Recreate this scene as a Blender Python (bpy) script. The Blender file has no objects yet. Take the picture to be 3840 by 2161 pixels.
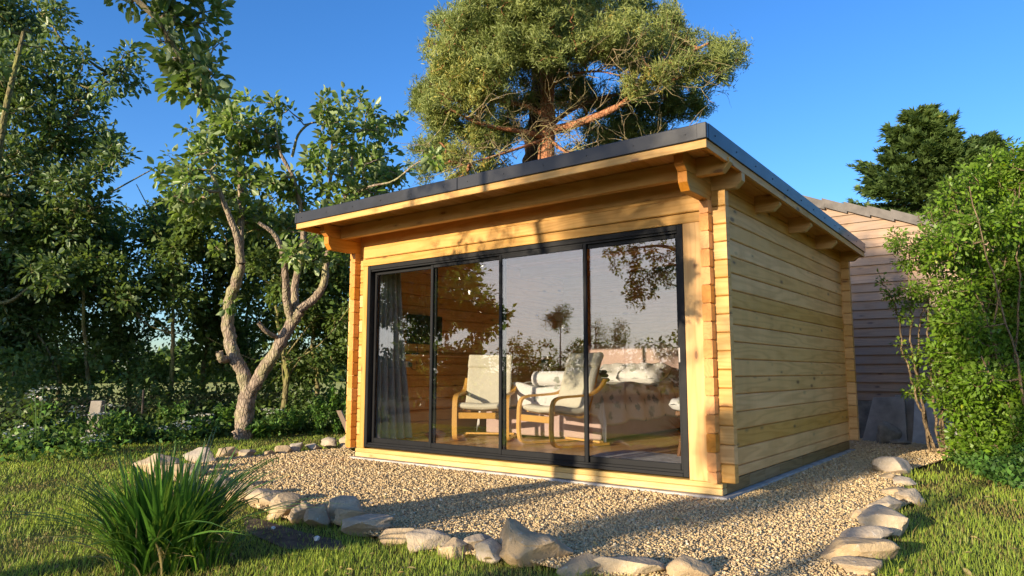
import bpy, math, random
import numpy as np
from mathutils import Vector, Matrix

random.seed(5)
rng = np.random.default_rng(11)
SC = bpy.context.scene
COL = SC.collection

# ------------------------------------------------------------------ camera
CAM = np.array([2.11298, -5.42950, 0.94980])
FW = np.array([-0.604155, 0.787991, 0.118603])
RT = np.array([0.793591, 0.608451, 0.0])
UP = np.array([0.072174, -0.094115, 0.992942])
FOC = 2643.3174 / 3840 * 2576          # focal length in units of a 2576 wide picture


def ray(x, y):
    return FW + RT * (x - 1288) / FOC - UP * (y - 724.8) / FOC


def at(x, y, d):
    """point seen at (x, y) of a 2576 wide picture, d metres in front of the camera"""
    return CAM + ray(x, y) * d


def gz(x, y, z=-0.03):
    d = ray(x, y)
    return CAM + d * (z - CAM[2]) / d[2]


def onY(x, y, Y):
    d = ray(x, y)
    return CAM + d * (Y - CAM[1]) / d[1]


def depth(P):
    return float((np.asarray(P) - CAM) @ FW)


cam = bpy.data.cameras.new('camera')
cam.sensor_width = 36
cam.lens = 2643.3174 / 3840 * 36
cam.clip_start = 0.05
cam.clip_end = 5000
co = bpy.data.objects.new('camera', cam)
COL.objects.link(co)
R = Matrix(((RT[0], UP[0], -FW[0], CAM[0]), (RT[1], UP[1], -FW[1], CAM[1]), (RT[2], UP[2], -FW[2], CAM[2]), (0, 0, 0, 1)))
co.matrix_world = R
SC.camera = co

# ------------------------------------------------------------------ light
SUN_EL = math.radians(11)
SUN_DIR = np.array([-0.12, -1.0, 0.0])
SUN_DIR /= np.linalg.norm(SUN_DIR)
to_sun = Vector((SUN_DIR[0] * math.cos(SUN_EL), SUN_DIR[1] * math.cos(SUN_EL), math.sin(SUN_EL)))
sl = bpy.data.lights.new('sun', 'SUN')
sl.energy = 4.1
sl.angle = math.radians(0.55)
sl.color = (1.0, 0.84, 0.62)
so = bpy.data.objects.new('sun', sl)
COL.objects.link(so)
so.rotation_euler = to_sun.to_track_quat('Z', 'Y').to_euler()
so.location = (0, -20, 10)

W = bpy.data.worlds.new('World')
SC.world = W
W.use_nodes = True
nt = W.node_tree
nt.nodes.clear()
o = nt.nodes.new('ShaderNodeOutputWorld')
bg = nt.nodes.new('ShaderNodeBackground')
sky = nt.nodes.new('ShaderNodeTexSky')
sky.sky_type = 'NISHITA'
sky.sun_disc = False
sky.sun_elevation = SUN_EL
sky.sun_rotation = math.atan2(to_sun.x, to_sun.y)
sky.altitude = 50
sky.air_density = 1.0
sky.dust_density = 0.6
sky.ozone_density = 2.5
hs = nt.nodes.new('ShaderNodeHueSaturation')
hs.inputs['Saturation'].default_value = 1.22
bg.inputs['Strength'].default_value = 0.135
nt.links.new(sky.outputs[0], hs.inputs['Color'])
tint = nt.nodes.new('ShaderNodeMix')
tint.data_type = 'RGBA'
tint.blend_type = 'MULTIPLY'
tint.inputs[0].default_value = 1
tint.inputs[7].default_value = (0.66, 0.79, 1.05, 1)
nt.links.new(hs.outputs[0], tint.inputs[6])
# thin bright veil of evening cloud low in the sky round the sun
tc = nt.nodes.new('ShaderNodeTexCoord')
sepw = nt.nodes.new('ShaderNodeSeparateXYZ')
nt.links.new(tc.outputs['Generated'], sepw.inputs[0])


def wmath(op, a, b=0.0, clamp=False):
    x = nt.nodes.new('ShaderNodeMath')
    x.operation = op
    x.use_clamp = clamp
    for i, q in enumerate((a, b)):
        if isinstance(q, (int, float)):
            x.inputs[i].default_value = q
        else:
            nt.links.new(q, x.inputs[i])
    return x.outputs[0]


azc = wmath('ADD', wmath('MULTIPLY', sepw.outputs[0], -0.42), wmath('MULTIPLY', sepw.outputs[1], -0.91))
veil = wmath('MULTIPLY', wmath('SUBTRACT', azc, 0.15), 1.9, True)
veil = wmath('MULTIPLY', veil, wmath('SUBTRACT', 1.25, wmath('MULTIPLY', sepw.outputs[2], 2.6), True))
mpw = nt.nodes.new('ShaderNodeMapping')
mpw.inputs['Scale'].default_value = (2.2, 2.2, 8)
nt.links.new(tc.outputs['Generated'], mpw.inputs[0])
nzw = nt.nodes.new('ShaderNodeTexNoise')
nzw.inputs['Scale'].default_value = 1.3
nzw.inputs['Detail'].default_value = 2.5
nt.links.new(mpw.outputs[0], nzw.inputs['Vector'])
veil = wmath('MULTIPLY', veil, wmath('ADD', wmath('MULTIPLY', nzw.outputs[0], 0.7), 0.5), True)
vmix = nt.nodes.new('ShaderNodeMix')
vmix.data_type = 'RGBA'
nt.links.new(veil, vmix.inputs[0])
nt.links.new(tint.outputs[2], vmix.inputs[6])
vmix.inputs[7].default_value = (7.4, 7.0, 6.8, 1)
nt.links.new(vmix.outputs[2], bg.inputs['Color'])
nt.links.new(bg.outputs[0], o.inputs['Surface'])

SC.view_settings.view_transform = 'Standard'
SC.view_settings.look = 'None'
SC.view_settings.exposure = 1.1
SC.view_settings.gamma = 1
SC.render.engine = 'CYCLES'
cy = SC.cycles
cy.use_denoising = True
try:
    cy.denoiser = 'OPENIMAGEDENOISE'
    cy.denoising_input_passes = 'RGB_ALBEDO_NORMAL'
except Exception:
    pass
cy.max_bounces = 8
cy.diffuse_bounces = 4
cy.glossy_bounces = 4
cy.transmission_bounces = 4
cy.transparent_max_bounces = 12
cy.caustics_reflective = False
cy.caustics_refractive = False
cy.sample_clamp_indirect = 6


# ------------------------------------------------------------------ materials
class NT:
    def __init__(s, name):
        s.m = bpy.data.materials.new(name)
        s.m.use_nodes = True
        s.t = s.m.node_tree
        s.t.nodes.clear()
        s.out = s.t.nodes.new('ShaderNodeOutputMaterial')

    def n(s, typ, **kw):
        x = s.t.nodes.new('ShaderNode' + typ)
        for k, v in kw.items():
            setattr(x, k, v)
        return x

    def set(s, node, key, v):
        inp = node.inputs[key]
        if hasattr(v, 'is_linked') or isinstance(v, bpy.types.NodeSocket):
            s.t.links.new(v, inp)
        elif isinstance(v, (tuple, list)) and len(v) == 3 and inp.type == 'RGBA':
            inp.default_value = (*v, 1)
        else:
            inp.default_value = v
        return node

    def math(s, op, a, b=0.0, c=None, clamp=False):
        x = s.n('Math', operation=op, use_clamp=clamp)
        s.set(x, 0, a)
        s.set(x, 1, b)
        if c is not None:
            s.set(x, 2, c)
        return x.outputs[0]

    def vmath(s, op, a, b):
        x = s.n('VectorMath', operation=op)
        s.set(x, 0, a)
        s.set(x, 1, b)
        return x.outputs[0]

    def noise(s, vec, scale, detail=3, rough=0.55, out=0):
        x = s.n('TexNoise')
        if vec is not None:
            s.set(x, 'Vector', vec)
        s.set(x, 'Scale', scale)
        s.set(x, 'Detail', detail)
        s.set(x, 'Roughness', rough)
        return x.outputs[out]

    def vor(s, vec, scale, feature='F1', out='Distance'):
        x = s.n('TexVoronoi', feature=feature)
        s.set(x, 'Vector', vec)
        s.set(x, 'Scale', scale)
        return x.outputs[out]

    def ramp(s, f, stops, interp='LINEAR'):
        x = s.n('ValToRGB')
        x.color_ramp.interpolation = interp
        e = x.color_ramp.elements
        while len(e) < len(stops):
            e.new(0.5)
        for i, (p, c) in enumerate(stops):
            e[i].position = p
            e[i].color = (*c, 1) if len(c) == 3 else c
        s.set(x, 0, f)
        return x.outputs[0]

    def mix(s, f, a, b, blend='MIX'):
        x = s.n('Mix', data_type='RGBA', blend_type=blend)
        s.set(x, 0, f)
        s.set(x, 6, a)
        s.set(x, 7, b)
        return x.outputs[2]

    def maprange(s, v, a, b, c=0.0, d=1.0):
        x = s.n('MapRange')
        for i, q in enumerate((v, a, b, c, d)):
            s.set(x, i, q)
        return x.outputs[0]

    def attr(s, name):
        return s.n('Attribute', attribute_name=name).outputs['Fac']

    def coord(s, which='Object'):
        return s.n('TexCoord').outputs[which]

    def bump(s, h, strength=0.3, dist=0.01):
        x = s.n('Bump')
        s.set(x, 'Strength', strength)
        s.set(x, 'Distance', dist)
        s.set(x, 'Height', h)
        return x.outputs[0]

    def pbr(s, col, rough=0.6, normal=None, spec=0.4, metal=0.0, coat=0.0, finish=True):
        b = s.n('BsdfPrincipled')
        s.set(b, 'Base Color', col)
        s.set(b, 'Roughness', rough)
        s.set(b, 'Specular IOR Level', spec)
        s.set(b, 'Metallic', metal)
        s.set(b, 'Coat Weight', coat)
        if normal is not None:
            s.set(b, 'Normal', normal)
        if finish:
            s.t.links.new(b.outputs[0], s.out.inputs[0])
        return b.outputs[0]


def mat_plain(name, col, rough=0.5, spec=0.4, metal=0.0, coat=0.0, var=0.12, scale=9.0, bump=0.0):
    k = NT(name)
    c = k.coord()
    n = k.noise(c, scale, 4)
    lo = tuple(x * (1 - var) for x in col)
    hi = tuple(min(1, x * (1 + var)) for x in col)
    cc = k.ramp(n, [(0.3, lo), (0.7, hi)])
    nb = k.bump(k.noise(c, scale * 9, 3), bump, 0.004) if bump else None
    k.pbr(cc, k.maprange(n, 0.3, 0.7, rough * 0.9, min(1, rough * 1.12)), nb, spec, metal, coat)
    return k.m


def mat_wood(name, axis, light, dark, ring=0.5, knot=True, knotcol=(0.16, 0.06, 0.02), rough=0.55, logvar=0.16, fine=0.16, grey=None, bumpk=0.12, freq=70.0):
    k = NT(name)
    pos = k.coord('Object')
    lid = k.attr('lid')
    off = k.n('CombineXYZ')
    k.set(off, 0, k.math('MULTIPLY', lid, 13.71))
    k.set(off, 1, k.math('MULTIPLY', lid, 7.37))
    k.set(off, 2, k.math('MULTIPLY', lid, 3.19))
    sc = [1.0, 1.0, 1.0]
    sc[axis] = 0.085
    p = k.vmath('ADD', k.vmath('MULTIPLY', pos, tuple(sc)), off.outputs[0])
    n1 = k.noise(p, 5.5, 2, 0.5)
    sine = k.math('SINE', k.math('MULTIPLY', n1, freq))
    rg = k.math('POWER', k.math('ADD', k.math('MULTIPLY', sine, 0.5), 0.5), 2.2)
    sc2 = [1.0, 1.0, 1.0]
    sc2[axis] = 0.02
    p2 = k.vmath('ADD', k.vmath('MULTIPLY', pos, tuple(sc2)), off.outputs[0])
    n2 = k.noise(p2, 170, 2, 0.6)
    n3 = k.noise(p, 2.2, 3, 0.5)
    f = k.math('ADD', k.math('MULTIPLY', rg, ring), k.math('MULTIPLY', k.math('SUBTRACT', n2, 0.5), fine * 2))
    f = k.math('ADD', f, k.math('MULTIPLY', k.math('SUBTRACT', n3, 0.5), 0.5), clamp=True)
    col = k.mix(f, light, dark)
    wn = k.n('TexWhiteNoise', noise_dimensions='1D')
    k.set(wn, 'W', lid)
    lv = k.maprange(wn.outputs[0], 0, 1, 1 - logvar, 1 + logvar)
    hsv = k.n('HueSaturation')
    k.set(hsv, 'Color', col)
    k.set(hsv, 'Value', lv)
    k.set(hsv, 'Saturation', k.maprange(wn.outputs[0], 0, 1, 1.08, 0.92))
    col = hsv.outputs[0]
    st = [1.0, 1.0, 1.0]
    st[2] = 0.45
    bl = k.noise(k.vmath('MULTIPLY', pos, tuple(st)), 2.3, 5, 0.65)
    col = k.mix(k.maprange(bl, 0.45, 0.72, 0.0, 0.22), col, tuple(q * 0.55 for q in dark))
    if grey is not None:
        g = k.noise(pos, 1.6, 5, 0.65)
        col = k.mix(k.maprange(g, 0.38, 0.66), col, grey)
    if knot:
        sc3 = [9.0, 9.0, 9.0]
        sc3[axis] = 3.2
        p3 = k.vmath('ADD', k.vmath('MULTIPLY', pos, tuple(sc3)), off.outputs[0])
        v = k.n('TexVoronoi', feature='F1')
        k.set(v, 'Vector', p3)
        k.set(v, 'Scale', 1.0)
        sep = k.n('SeparateColor')
        k.set(sep, 0, v.outputs['Color'])
        rad = k.maprange(sep.outputs[0], 0.45, 1.0, 0.03, 0.17)
        kd = k.math('SUBTRACT', v.outputs['Distance'], rad)
        kf = k.maprange(kd, -0.03, 0.02, 1.0, 0.0)
        halo = k.maprange(kd, 0.0, 0.12, 0.35, 0.0)
        on = k.math('GREATER_THAN', sep.outputs[0], 0.5)
        kf = k.math('MULTIPLY', k.math('MAXIMUM', k.math('MULTIPLY', kf, 0.8), halo), on)
        col = k.mix(kf, col, knotcol)
    h = k.math('ADD', k.math('MULTIPLY', n2, 0.6), k.math('MULTIPLY', rg, 0.4))
    k.pbr(col, k.maprange(n2, 0.3, 0.7, rough * 0.85, rough * 1.15), k.bump(h, bumpk, 0.003), 0.35)
    return k.m


PINE_L = (0.65, 0.375, 0.12)
PINE_D = (0.49, 0.235, 0.052)
M = {}
for i, a in enumerate('xyz'):
    M['pine_' + a] = mat_wood('pine_' + a, i, PINE_L, PINE_D)
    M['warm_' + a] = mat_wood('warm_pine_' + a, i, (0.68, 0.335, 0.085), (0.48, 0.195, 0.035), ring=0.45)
M['side_y'] = mat_wood('pine_side_shade_lifted', 1, (0.82, 0.435, 0.135), (0.58, 0.265, 0.058), ring=0.5, logvar=0.13, knotcol=(0.12, 0.06, 0.025), freq=48.0)  # same pine as the front, lightened and warmed in colour against the blue shade
M['endgrain'] = mat_wood('end_grain', 1, (0.66, 0.28, 0.065), (0.46, 0.165, 0.03), ring=0.4, knot=False)
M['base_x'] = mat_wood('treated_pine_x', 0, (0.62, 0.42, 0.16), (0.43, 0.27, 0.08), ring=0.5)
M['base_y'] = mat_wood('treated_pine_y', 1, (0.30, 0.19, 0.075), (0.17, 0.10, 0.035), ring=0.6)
M['floor'] = mat_wood('laminate_floor', 1, (0.62, 0.40, 0.17), (0.46, 0.26, 0.09), ring=0.5, knot=False, rough=0.3, logvar=0.1, bumpk=0.03)
M['bentwood'] = mat_wood('bent_birch', 1, (0.66, 0.36, 0.09), (0.52, 0.25, 0.05), ring=0.3, knot=False, rough=0.35, bumpk=0.03)
M['dark_wood'] = mat_wood('dark_stool_wood', 2, (0.20, 0.09, 0.035), (0.10, 0.04, 0.015), ring=0.4, knot=False)
M['shed_x'] = mat_wood('weathered_cladding', 0, (0.40, 0.25, 0.145), (0.24, 0.14, 0.075), ring=0.6, grey=(0.28, 0.205, 0.15), logvar=0.22, knotcol=(0.08, 0.05, 0.04))
M['plank'] = mat_wood('old_plank', 2, (0.22, 0.15, 0.10), (0.12, 0.08, 0.05), ring=0.5)
M['black'] = mat_plain('anthracite_aluminium', (0.007, 0.0072, 0.008), 0.55, 0.22, coat=0.0, var=0.2)
M['trim'] = mat_plain('black_coated_roof_trim', (0.013, 0.0135, 0.016), 0.45, 0.4, coat=0.22, var=0.25, scale=3, bump=0.05)
M['felt'] = mat_plain('roof_felt', (0.05, 0.05, 0.055), 0.9, 0.2, bump=0.5, scale=20)
M['concrete'] = mat_plain('concrete', (0.42, 0.40, 0.37), 0.9, 0.2, var=0.3, scale=6, bump=0.5)
M['slabm'] = mat_plain('paving_slab', (0.29, 0.255, 0.21), 0.95, 0.15, var=0.28, scale=5, bump=0.7)
M['oldconc'] = mat_plain('mossy_concrete', (0.22, 0.20, 0.16), 0.95, 0.15, var=0.45, scale=7, bump=0.7)
M['cream'] = mat_plain('cream_canvas', (0.62, 0.57, 0.45), 0.9, 0.15, var=0.05, scale=14, bump=0.12)
M['grey_cloth'] = mat_plain('grey_curtain', (0.34, 0.31, 0.28), 0.9, 0.15, var=0.08, scale=12, bump=0.15)
M['pink'] = mat_plain('pink_plush', (0.52, 0.37, 0.33), 0.85, 0.2, var=0.08, scale=6, bump=0.1)
M['button'] = mat_plain('plush_button', (0.30, 0.19, 0.16), 0.8, 0.2)
M['rug'] = mat_plain('grey_rug', (0.46, 0.45, 0.45), 0.98, 0.1, var=0.35, scale=16, bump=1.0)
M['white_plastic'] = mat_plain('white_plastic', (0.72, 0.70, 0.66), 0.4, 0.5, var=0.04)
M['grey_plastic'] = mat_plain('grey_plastic', (0.42, 0.38, 0.34), 0.4, 0.5, var=0.05)
M['green_plug'] = mat_plain('dark_plug', (0.05, 0.07, 0.05), 0.4, 0.5)
M['screen'] = mat_plain('tv_screen', (0.008, 0.009, 0.011), 0.12, 0.5, coat=0.3)
M['cable'] = mat_plain('black_cable', (0.012, 0.012, 0.012), 0.5)
M['greenbl'] = mat_plain('olive_blanket', (0.22, 0.20, 0.13), 0.95, 0.1, var=0.2, bump=0.4)
M['wire'] = mat_plain('rusty_wire', (0.07, 0.055, 0.045), 0.7, 0.3, metal=0.2)
M['roof_tile'] = mat_plain('concrete_tile', (0.15, 0.135, 0.12), 0.9, 0.2, var=0.3, scale=5, bump=0.5)


def mat_floral():
    k = NT('floral_bed_linen')
    p = k.coord()
    v = k.n('TexVoronoi', feature='F1')
    k.set(v, 'Vector', p)
    k.set(v, 'Scale', 6.5)
    n = k.noise(p, 26, 3, 0.7)
    d = k.math('ADD', v.outputs['Distance'], k.math('MULTIPLY', k.math('SUBTRACT', n, 0.5), 0.9))
    sep = k.n('SeparateColor')
    k.set(sep, 0, v.outputs['Color'])
    on = k.math('GREATER_THAN', sep.outputs[0], 0.30)
    f = k.math('MULTIPLY', k.maprange(d, 0.22, 0.36, 1, 0), on)
    lo = k.mix(sep.outputs[1], (0.10, 0.12, 0.15), (0.30, 0.31, 0.24))
    col = k.mix(k.math('MULTIPLY', f, 0.85), (0.70, 0.675, 0.65), lo)
    k.pbr(col, 0.85, k.bump(k.noise(p, 7, 3), 0.25, 0.02), 0.15)
    return k.m


M['floral'] = mat_floral()


def mat_glass():
    k = NT('window_glass')
    t = k.n('BsdfTransparent')
    k.set(t, 'Color', (0.95, 0.955, 0.945))
    g = k.n('BsdfGlossy')
    k.set(g, 'Roughness', 0.0)
    k.set(g, 'Color', (1.0, 1.0, 1.0))
    geo = k.n('NewGeometry')
    dt = k.n('VectorMath', operation='DOT_PRODUCT')
    k.set(dt, 0, geo.outputs['Incoming'])
    k.set(dt, 1, geo.outputs['Normal'])
    c1 = k.math('SUBTRACT', 1.0, k.math('ABSOLUTE', dt.outputs['Value']), clamp=True)
    fr = k.math('MULTIPLY_ADD', k.math('POWER', c1, 5.0), 0.89, 0.11, clamp=True)
    ms = k.n('MixShader')
    k.set(ms, 0, fr)
    k.t.links.new(t.outputs[0], ms.inputs[1])
    k.t.links.new(g.outputs[0], ms.inputs[2])
    k.t.links.new(ms.outputs[0], k.out.inputs[0])
    return k.m


M['glass'] = mat_glass()


def mat_leaf(name, top, under, trans=0.35, rough=0.45, var=0.45, spec=0.35):
    k = NT(name)
    v = k.attr('var')
    lo = tuple(x * (1 - var) for x in top)
    hi = tuple(min(1, x * (1 + var * 0.9)) for x in top)
    hi = (hi[0] * 1.15, hi[1], hi[2] * 0.9)
    c = k.ramp(v, [(0.0, lo), (0.55, top), (0.94, hi), (1.0, (hi[0] * 1.5, hi[1] * 1.1, hi[2]))])
    geo = k.n('NewGeometry')
    c2 = k.mix(geo.outputs['Backfacing'], c, k.mix(0.65, c, under))
    b = k.pbr(c2, rough, None, spec, finish=False)
    t = k.n('BsdfTranslucent')
    k.set(t, 'Color', k.mix(0.5, c, (0.30, 0.42, 0.05), 'MIX'))
    ms = k.n('MixShader')
    k.set(ms, 0, trans)
    k.t.links.new(b, ms.inputs[1])
    k.t.links.new(t.outputs[0], ms.inputs[2])
    k.t.links.new(ms.outputs[0], k.out.inputs[0])
    return k.m


M['apple'] = mat_leaf('apple_leaf', (0.165, 0.265, 0.045), (0.42, 0.50, 0.27), 0.40, 0.34)
M['apple_shade'] = mat_leaf('shaded_apple_leaf', (0.085, 0.15, 0.030), (0.24, 0.31, 0.16), 0.30, 0.36)  # apple leaf darkened in colour to stand for shade in the left tree
M['hedge'] = mat_leaf('hedge_leaf', (0.10, 0.17, 0.040), (0.16, 0.22, 0.08), 0.36, 0.45)
M['privet'] = mat_leaf('privet_leaf', (0.155, 0.285, 0.022), (0.22, 0.33, 0.06), 0.42, 0.38)
M['needle'] = mat_leaf('pine_needle', (0.24, 0.285, 0.075), (0.25, 0.30, 0.09), 0.25, 0.55, var=0.4)
M['cypress'] = mat_leaf('cypress_spray', (0.10, 0.165, 0.045), (0.12, 0.18, 0.05), 0.3, 0.55)
M['sedge'] = mat_leaf('sedge_blade', (0.085, 0.205, 0.022), (0.12, 0.25, 0.05), 0.32, 0.4, var=0.45, spec=0.5)
M['sedge_pale'] = mat_leaf('sedge_dry', (0.38, 0.30, 0.12), (0.4, 0.32, 0.15), 0.2, 0.6)
M['seed'] = mat_plain('sedge_seed', (0.24, 0.105, 0.045), 0.8, 0.2, var=0.3, scale=40)
M['herb'] = mat_leaf('herb_leaf', (0.10, 0.23, 0.035), (0.16, 0.27, 0.08), 0.35, 0.5)
M['flower'] = mat_leaf('white_umbel', (0.62, 0.64, 0.55), (0.6, 0.6, 0.5), 0.2, 0.8, var=0.1)


def mat_grass():
    k = NT('lawn_grass')
    v = k.attr('var')
    c = k.ramp(v, [(0.0, (0.36, 0.24, 0.10)), (0.25, (0.34, 0.31, 0.08)), (0.5, (0.29, 0.41, 0.052)), (1.0, (0.47, 0.55, 0.07))])
    b = k.pbr(c, 0.5, None, 0.3, finish=False)
    t = k.n('BsdfTranslucent')
    k.set(t, 'Color', k.mix(0.4, c, (0.32, 0.42, 0.05)))
    ms = k.n('MixShader')
    k.set(ms, 0, 0.35)
    k.t.links.new(b, ms.inputs[1])
    k.t.links.new(t.outputs[0], ms.inputs[2])
    k.t.links.new(ms.outputs[0], k.out.inputs[0])
    return k.m


M['grass'] = mat_grass()


def mat_bark(name, lo, hi, scale=9.0, moss=None):
    k = NT(name)
    p = k.coord()
    q = k.vmath('MULTIPLY', p, (1, 1, 0.35))
    v = k.vor(q, scale * 1.8, 'DISTANCE_TO_EDGE')
    n = k.noise(q, scale, 5, 0.7)
    f = k.math('MULTIPLY', k.maprange(v, 0.0, 0.18, 0.25, 1.0), k.maprange(n, 0.25, 0.7, 0.3, 1.15), clamp=True)
    c = k.mix(f, lo, hi)
    if moss:
        c = k.mix(k.maprange(k.noise(p, 2.6, 4, 0.6), 0.48, 0.64), c, moss)
    k.pbr(c, 0.9, k.bump(f, 0.9, 0.02), 0.15)
    return k.m


M['bark_apple'] = mat_bark('apple_bark', (0.12, 0.085, 0.06), (0.44, 0.345, 0.255), 12, (0.33, 0.31, 0.15))
M['bark_hedge'] = mat_bark('hedge_bark', (0.08, 0.07, 0.035), (0.30, 0.25, 0.12), 10, (0.24, 0.24, 0.07))
M['bark_pine'] = mat_bark('pine_bark_orange', (0.20, 0.08, 0.04), (0.52, 0.24, 0.12), 7)
M['bark_pine_twig'] = mat_bark('pine_twig', (0.20, 0.145, 0.08), (0.42, 0.32, 0.18), 10, (0.36, 0.34, 0.13))
M['bark_dark'] = mat_bark('ivy_dark_bark', (0.035, 0.025, 0.02), (0.12, 0.085, 0.06), 8)
M['stem_privet'] = mat_bark('privet_stem', (0.10, 0.07, 0.04), (0.30, 0.22, 0.13), 14)


def mat_stone():
    k = NT('limestone')
    p = k.coord()
    rn = k.n('ObjectInfo').outputs['Random']
    n = k.noise(p, 5.0, 6, 0.65)
    n2 = k.noise(p, 28.0, 4, 0.7)
    n3 = k.noise(p, 2.2, 3, 0.5)
    c1 = k.ramp(rn, [(0.0, (0.40, 0.32, 0.22)), (0.3, (0.54, 0.39, 0.21)), (0.6, (0.45, 0.39, 0.31)), (1.0, (0.58, 0.45, 0.28))])
    c2 = k.mix(k.maprange(n, 0.36, 0.66), k.mix(0.5, c1, (0.16, 0.13, 0.10)), c1)
    c2 = k.mix(k.maprange(n3, 0.5, 0.72, 0, 0.6), c2, (0.46, 0.30, 0.14))
    c2 = k.mix(k.maprange(n2, 0.58, 0.72, 0, 0.6), c2, (0.60, 0.56, 0.48))
    c2 = k.mix(k.maprange(k.vor(p, 9.0), 0.07, 0.02, 0, 0.5), c2, (0.09, 0.08, 0.06))
    h = k.math('ADD', n, k.math('MULTIPLY', n2, 0.45))
    k.pbr(c2, 0.9, k.bump(h, 0.75, 0.03), 0.2)
    return k.m


M['stone'] = mat_stone()


def mat_pebble():
    k = NT('gravel_chippings')
    v = k.attr('var')
    c = k.ramp(v, [(0.0, (0.34, 0.235, 0.13)), (0.3, (0.57, 0.41, 0.21)), (0.65, (0.69, 0.515, 0.265)), (0.9, (0.77, 0.60, 0.34)), (1.0, (0.80, 0.68, 0.48))])
    n = k.noise(k.coord(), 160, 2)
    c = k.mix(k.maprange(n, 0.3, 0.7, 0.0, 0.25), c, (0.28, 0.20, 0.12))
    k.pbr(c, 0.88, None, 0.2)
    return k.m


M['pebble'] = mat_pebble()


def mat_gravel():
    k = NT('gravel_bed')
    p = k.coord()
    v = k.n('TexVoronoi', feature='F1')
    k.set(v, 'Vector', p)
    k.set(v, 'Scale', 46)
    sep = k.n('SeparateColor')
    k.set(sep, 0, v.outputs['Color'])
    c = k.ramp(sep.outputs[0], [(0.0, (0.40, 0.29, 0.155)), (0.5, (0.56, 0.41, 0.215)), (1.0, (0.64, 0.48, 0.27))])
    c = k.mix(k.maprange(v.outputs['Distance'], 0.35, 0.7), c, (0.34, 0.245, 0.13))
    k.pbr(c, 0.95, k.bump(v.outputs['Distance'], -1.0, 0.012), 0.15)
    return k.m


M['gravel'] = mat_gravel()


def mat_ground():
    k = NT('lawn_ground')
    p = k.coord()
    n = k.noise(p, 1.7, 5, 0.65)
    n2 = k.noise(p, 30, 4, 0.7)
    c = k.ramp(n, [(0.30, (0.10, 0.065, 0.03)), (0.45, (0.075, 0.085, 0.02)), (0.7, (0.07, 0.12, 0.02))])
    c = k.mix(k.maprange(n2, 0.35, 0.7, 0.0, 0.7), c, (0.06, 0.04, 0.02))
    # far field beyond the hedge
    geo = k.n('NewGeometry')
    sx = k.n('SeparateXYZ')
    k.set(sx, 0, geo.outputs['Position'])
    far = k.math('MULTIPLY', k.maprange(sx.outputs[0], -12.5, -15.0), k.maprange(sx.outputs[1], -6.0, -3.0))
    fn = k.noise(p, 0.25, 4, 0.6)
    fc = k.ramp(fn, [(0.3, (0.46, 0.46, 0.09)), (0.7, (0.60, 0.54, 0.16))])
    c = k.mix(far, c, fc)
    k.pbr(c, 0.95, k.bump(n2, 0.6, 0.02), 0.1)
    return k.m


M['ground'] = mat_ground()
M['soil'] = mat_plain('dark_soil', (0.12, 0.085, 0.058), 0.95, 0.1, var=0.45, scale=12, bump=1.0)


# ------------------------------------------------------------------ mesh helpers
def tag(o, label=None, cat=None, group=None, kind=None):
    if label:
        o['label'] = label
    if cat:
        o['category'] = cat
    if group:
        o['group'] = group
    if kind:
        o['kind'] = kind
    return o


def empty(name, loc, label, cat, group=None, rz=0.0):
    o = bpy.data.objects.new(name, None)
    o.empty_display_size = 0.2
    o.location = tuple(float(x) for x in loc)
    o.rotation_euler = (0, 0, rz)
    COL.objects.link(o)
    return tag(o, label, cat, group)


def link(name, me, mats, parent=None, smooth=False):
    for m in (mats if isinstance(mats, (list, tuple)) else [mats]):
        me.materials.append(m)
    if smooth:
        me.polygons.foreach_set('use_smooth', np.ones(len(me.polygons), dtype=bool))
    o = bpy.data.objects.new(name, me)
    COL.objects.link(o)
    if parent is not None:
        o.parent = parent
    return o


def arr(name, V, F, mats, parent=None, var=None, smooth=False, world=True, mi=None, attr='var'):
    """one mesh object from numpy arrays; F is (k,3) or (k,4); world vertices are moved to the parent's frame"""
    V = np.asarray(V, dtype=np.float64)
    if parent is not None and world:
        V = V - np.array(parent.location)
    F = np.asarray(F, dtype=np.int32)
    me = bpy.data.meshes.new(name)
    k, m = F.shape
    me.vertices.add(len(V))
    me.vertices.foreach_set('co', V.astype(np.float32).ravel())
    me.loops.add(k * m)
    me.loops.foreach_set('vertex_index', F.ravel())
    me.polygons.add(k)
    me.polygons.foreach_set('loop_start', np.arange(0, k * m, m, dtype=np.int32))
    if var is not None:
        a = me.attributes.new(attr, 'FLOAT', 'FACE')
        a.data.foreach_set('value', np.asarray(var, dtype=np.float32))
    me.update(calc_edges=True)
    if mi is not None:
        for mm in mats:
            me.materials.append(mm)
        me.polygons.foreach_set('material_index', np.asarray(mi, dtype=np.int32))
        o = link(name, me, [], parent, smooth)
    else:
        o = link(name, me, mats, parent, smooth)
    return o


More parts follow.
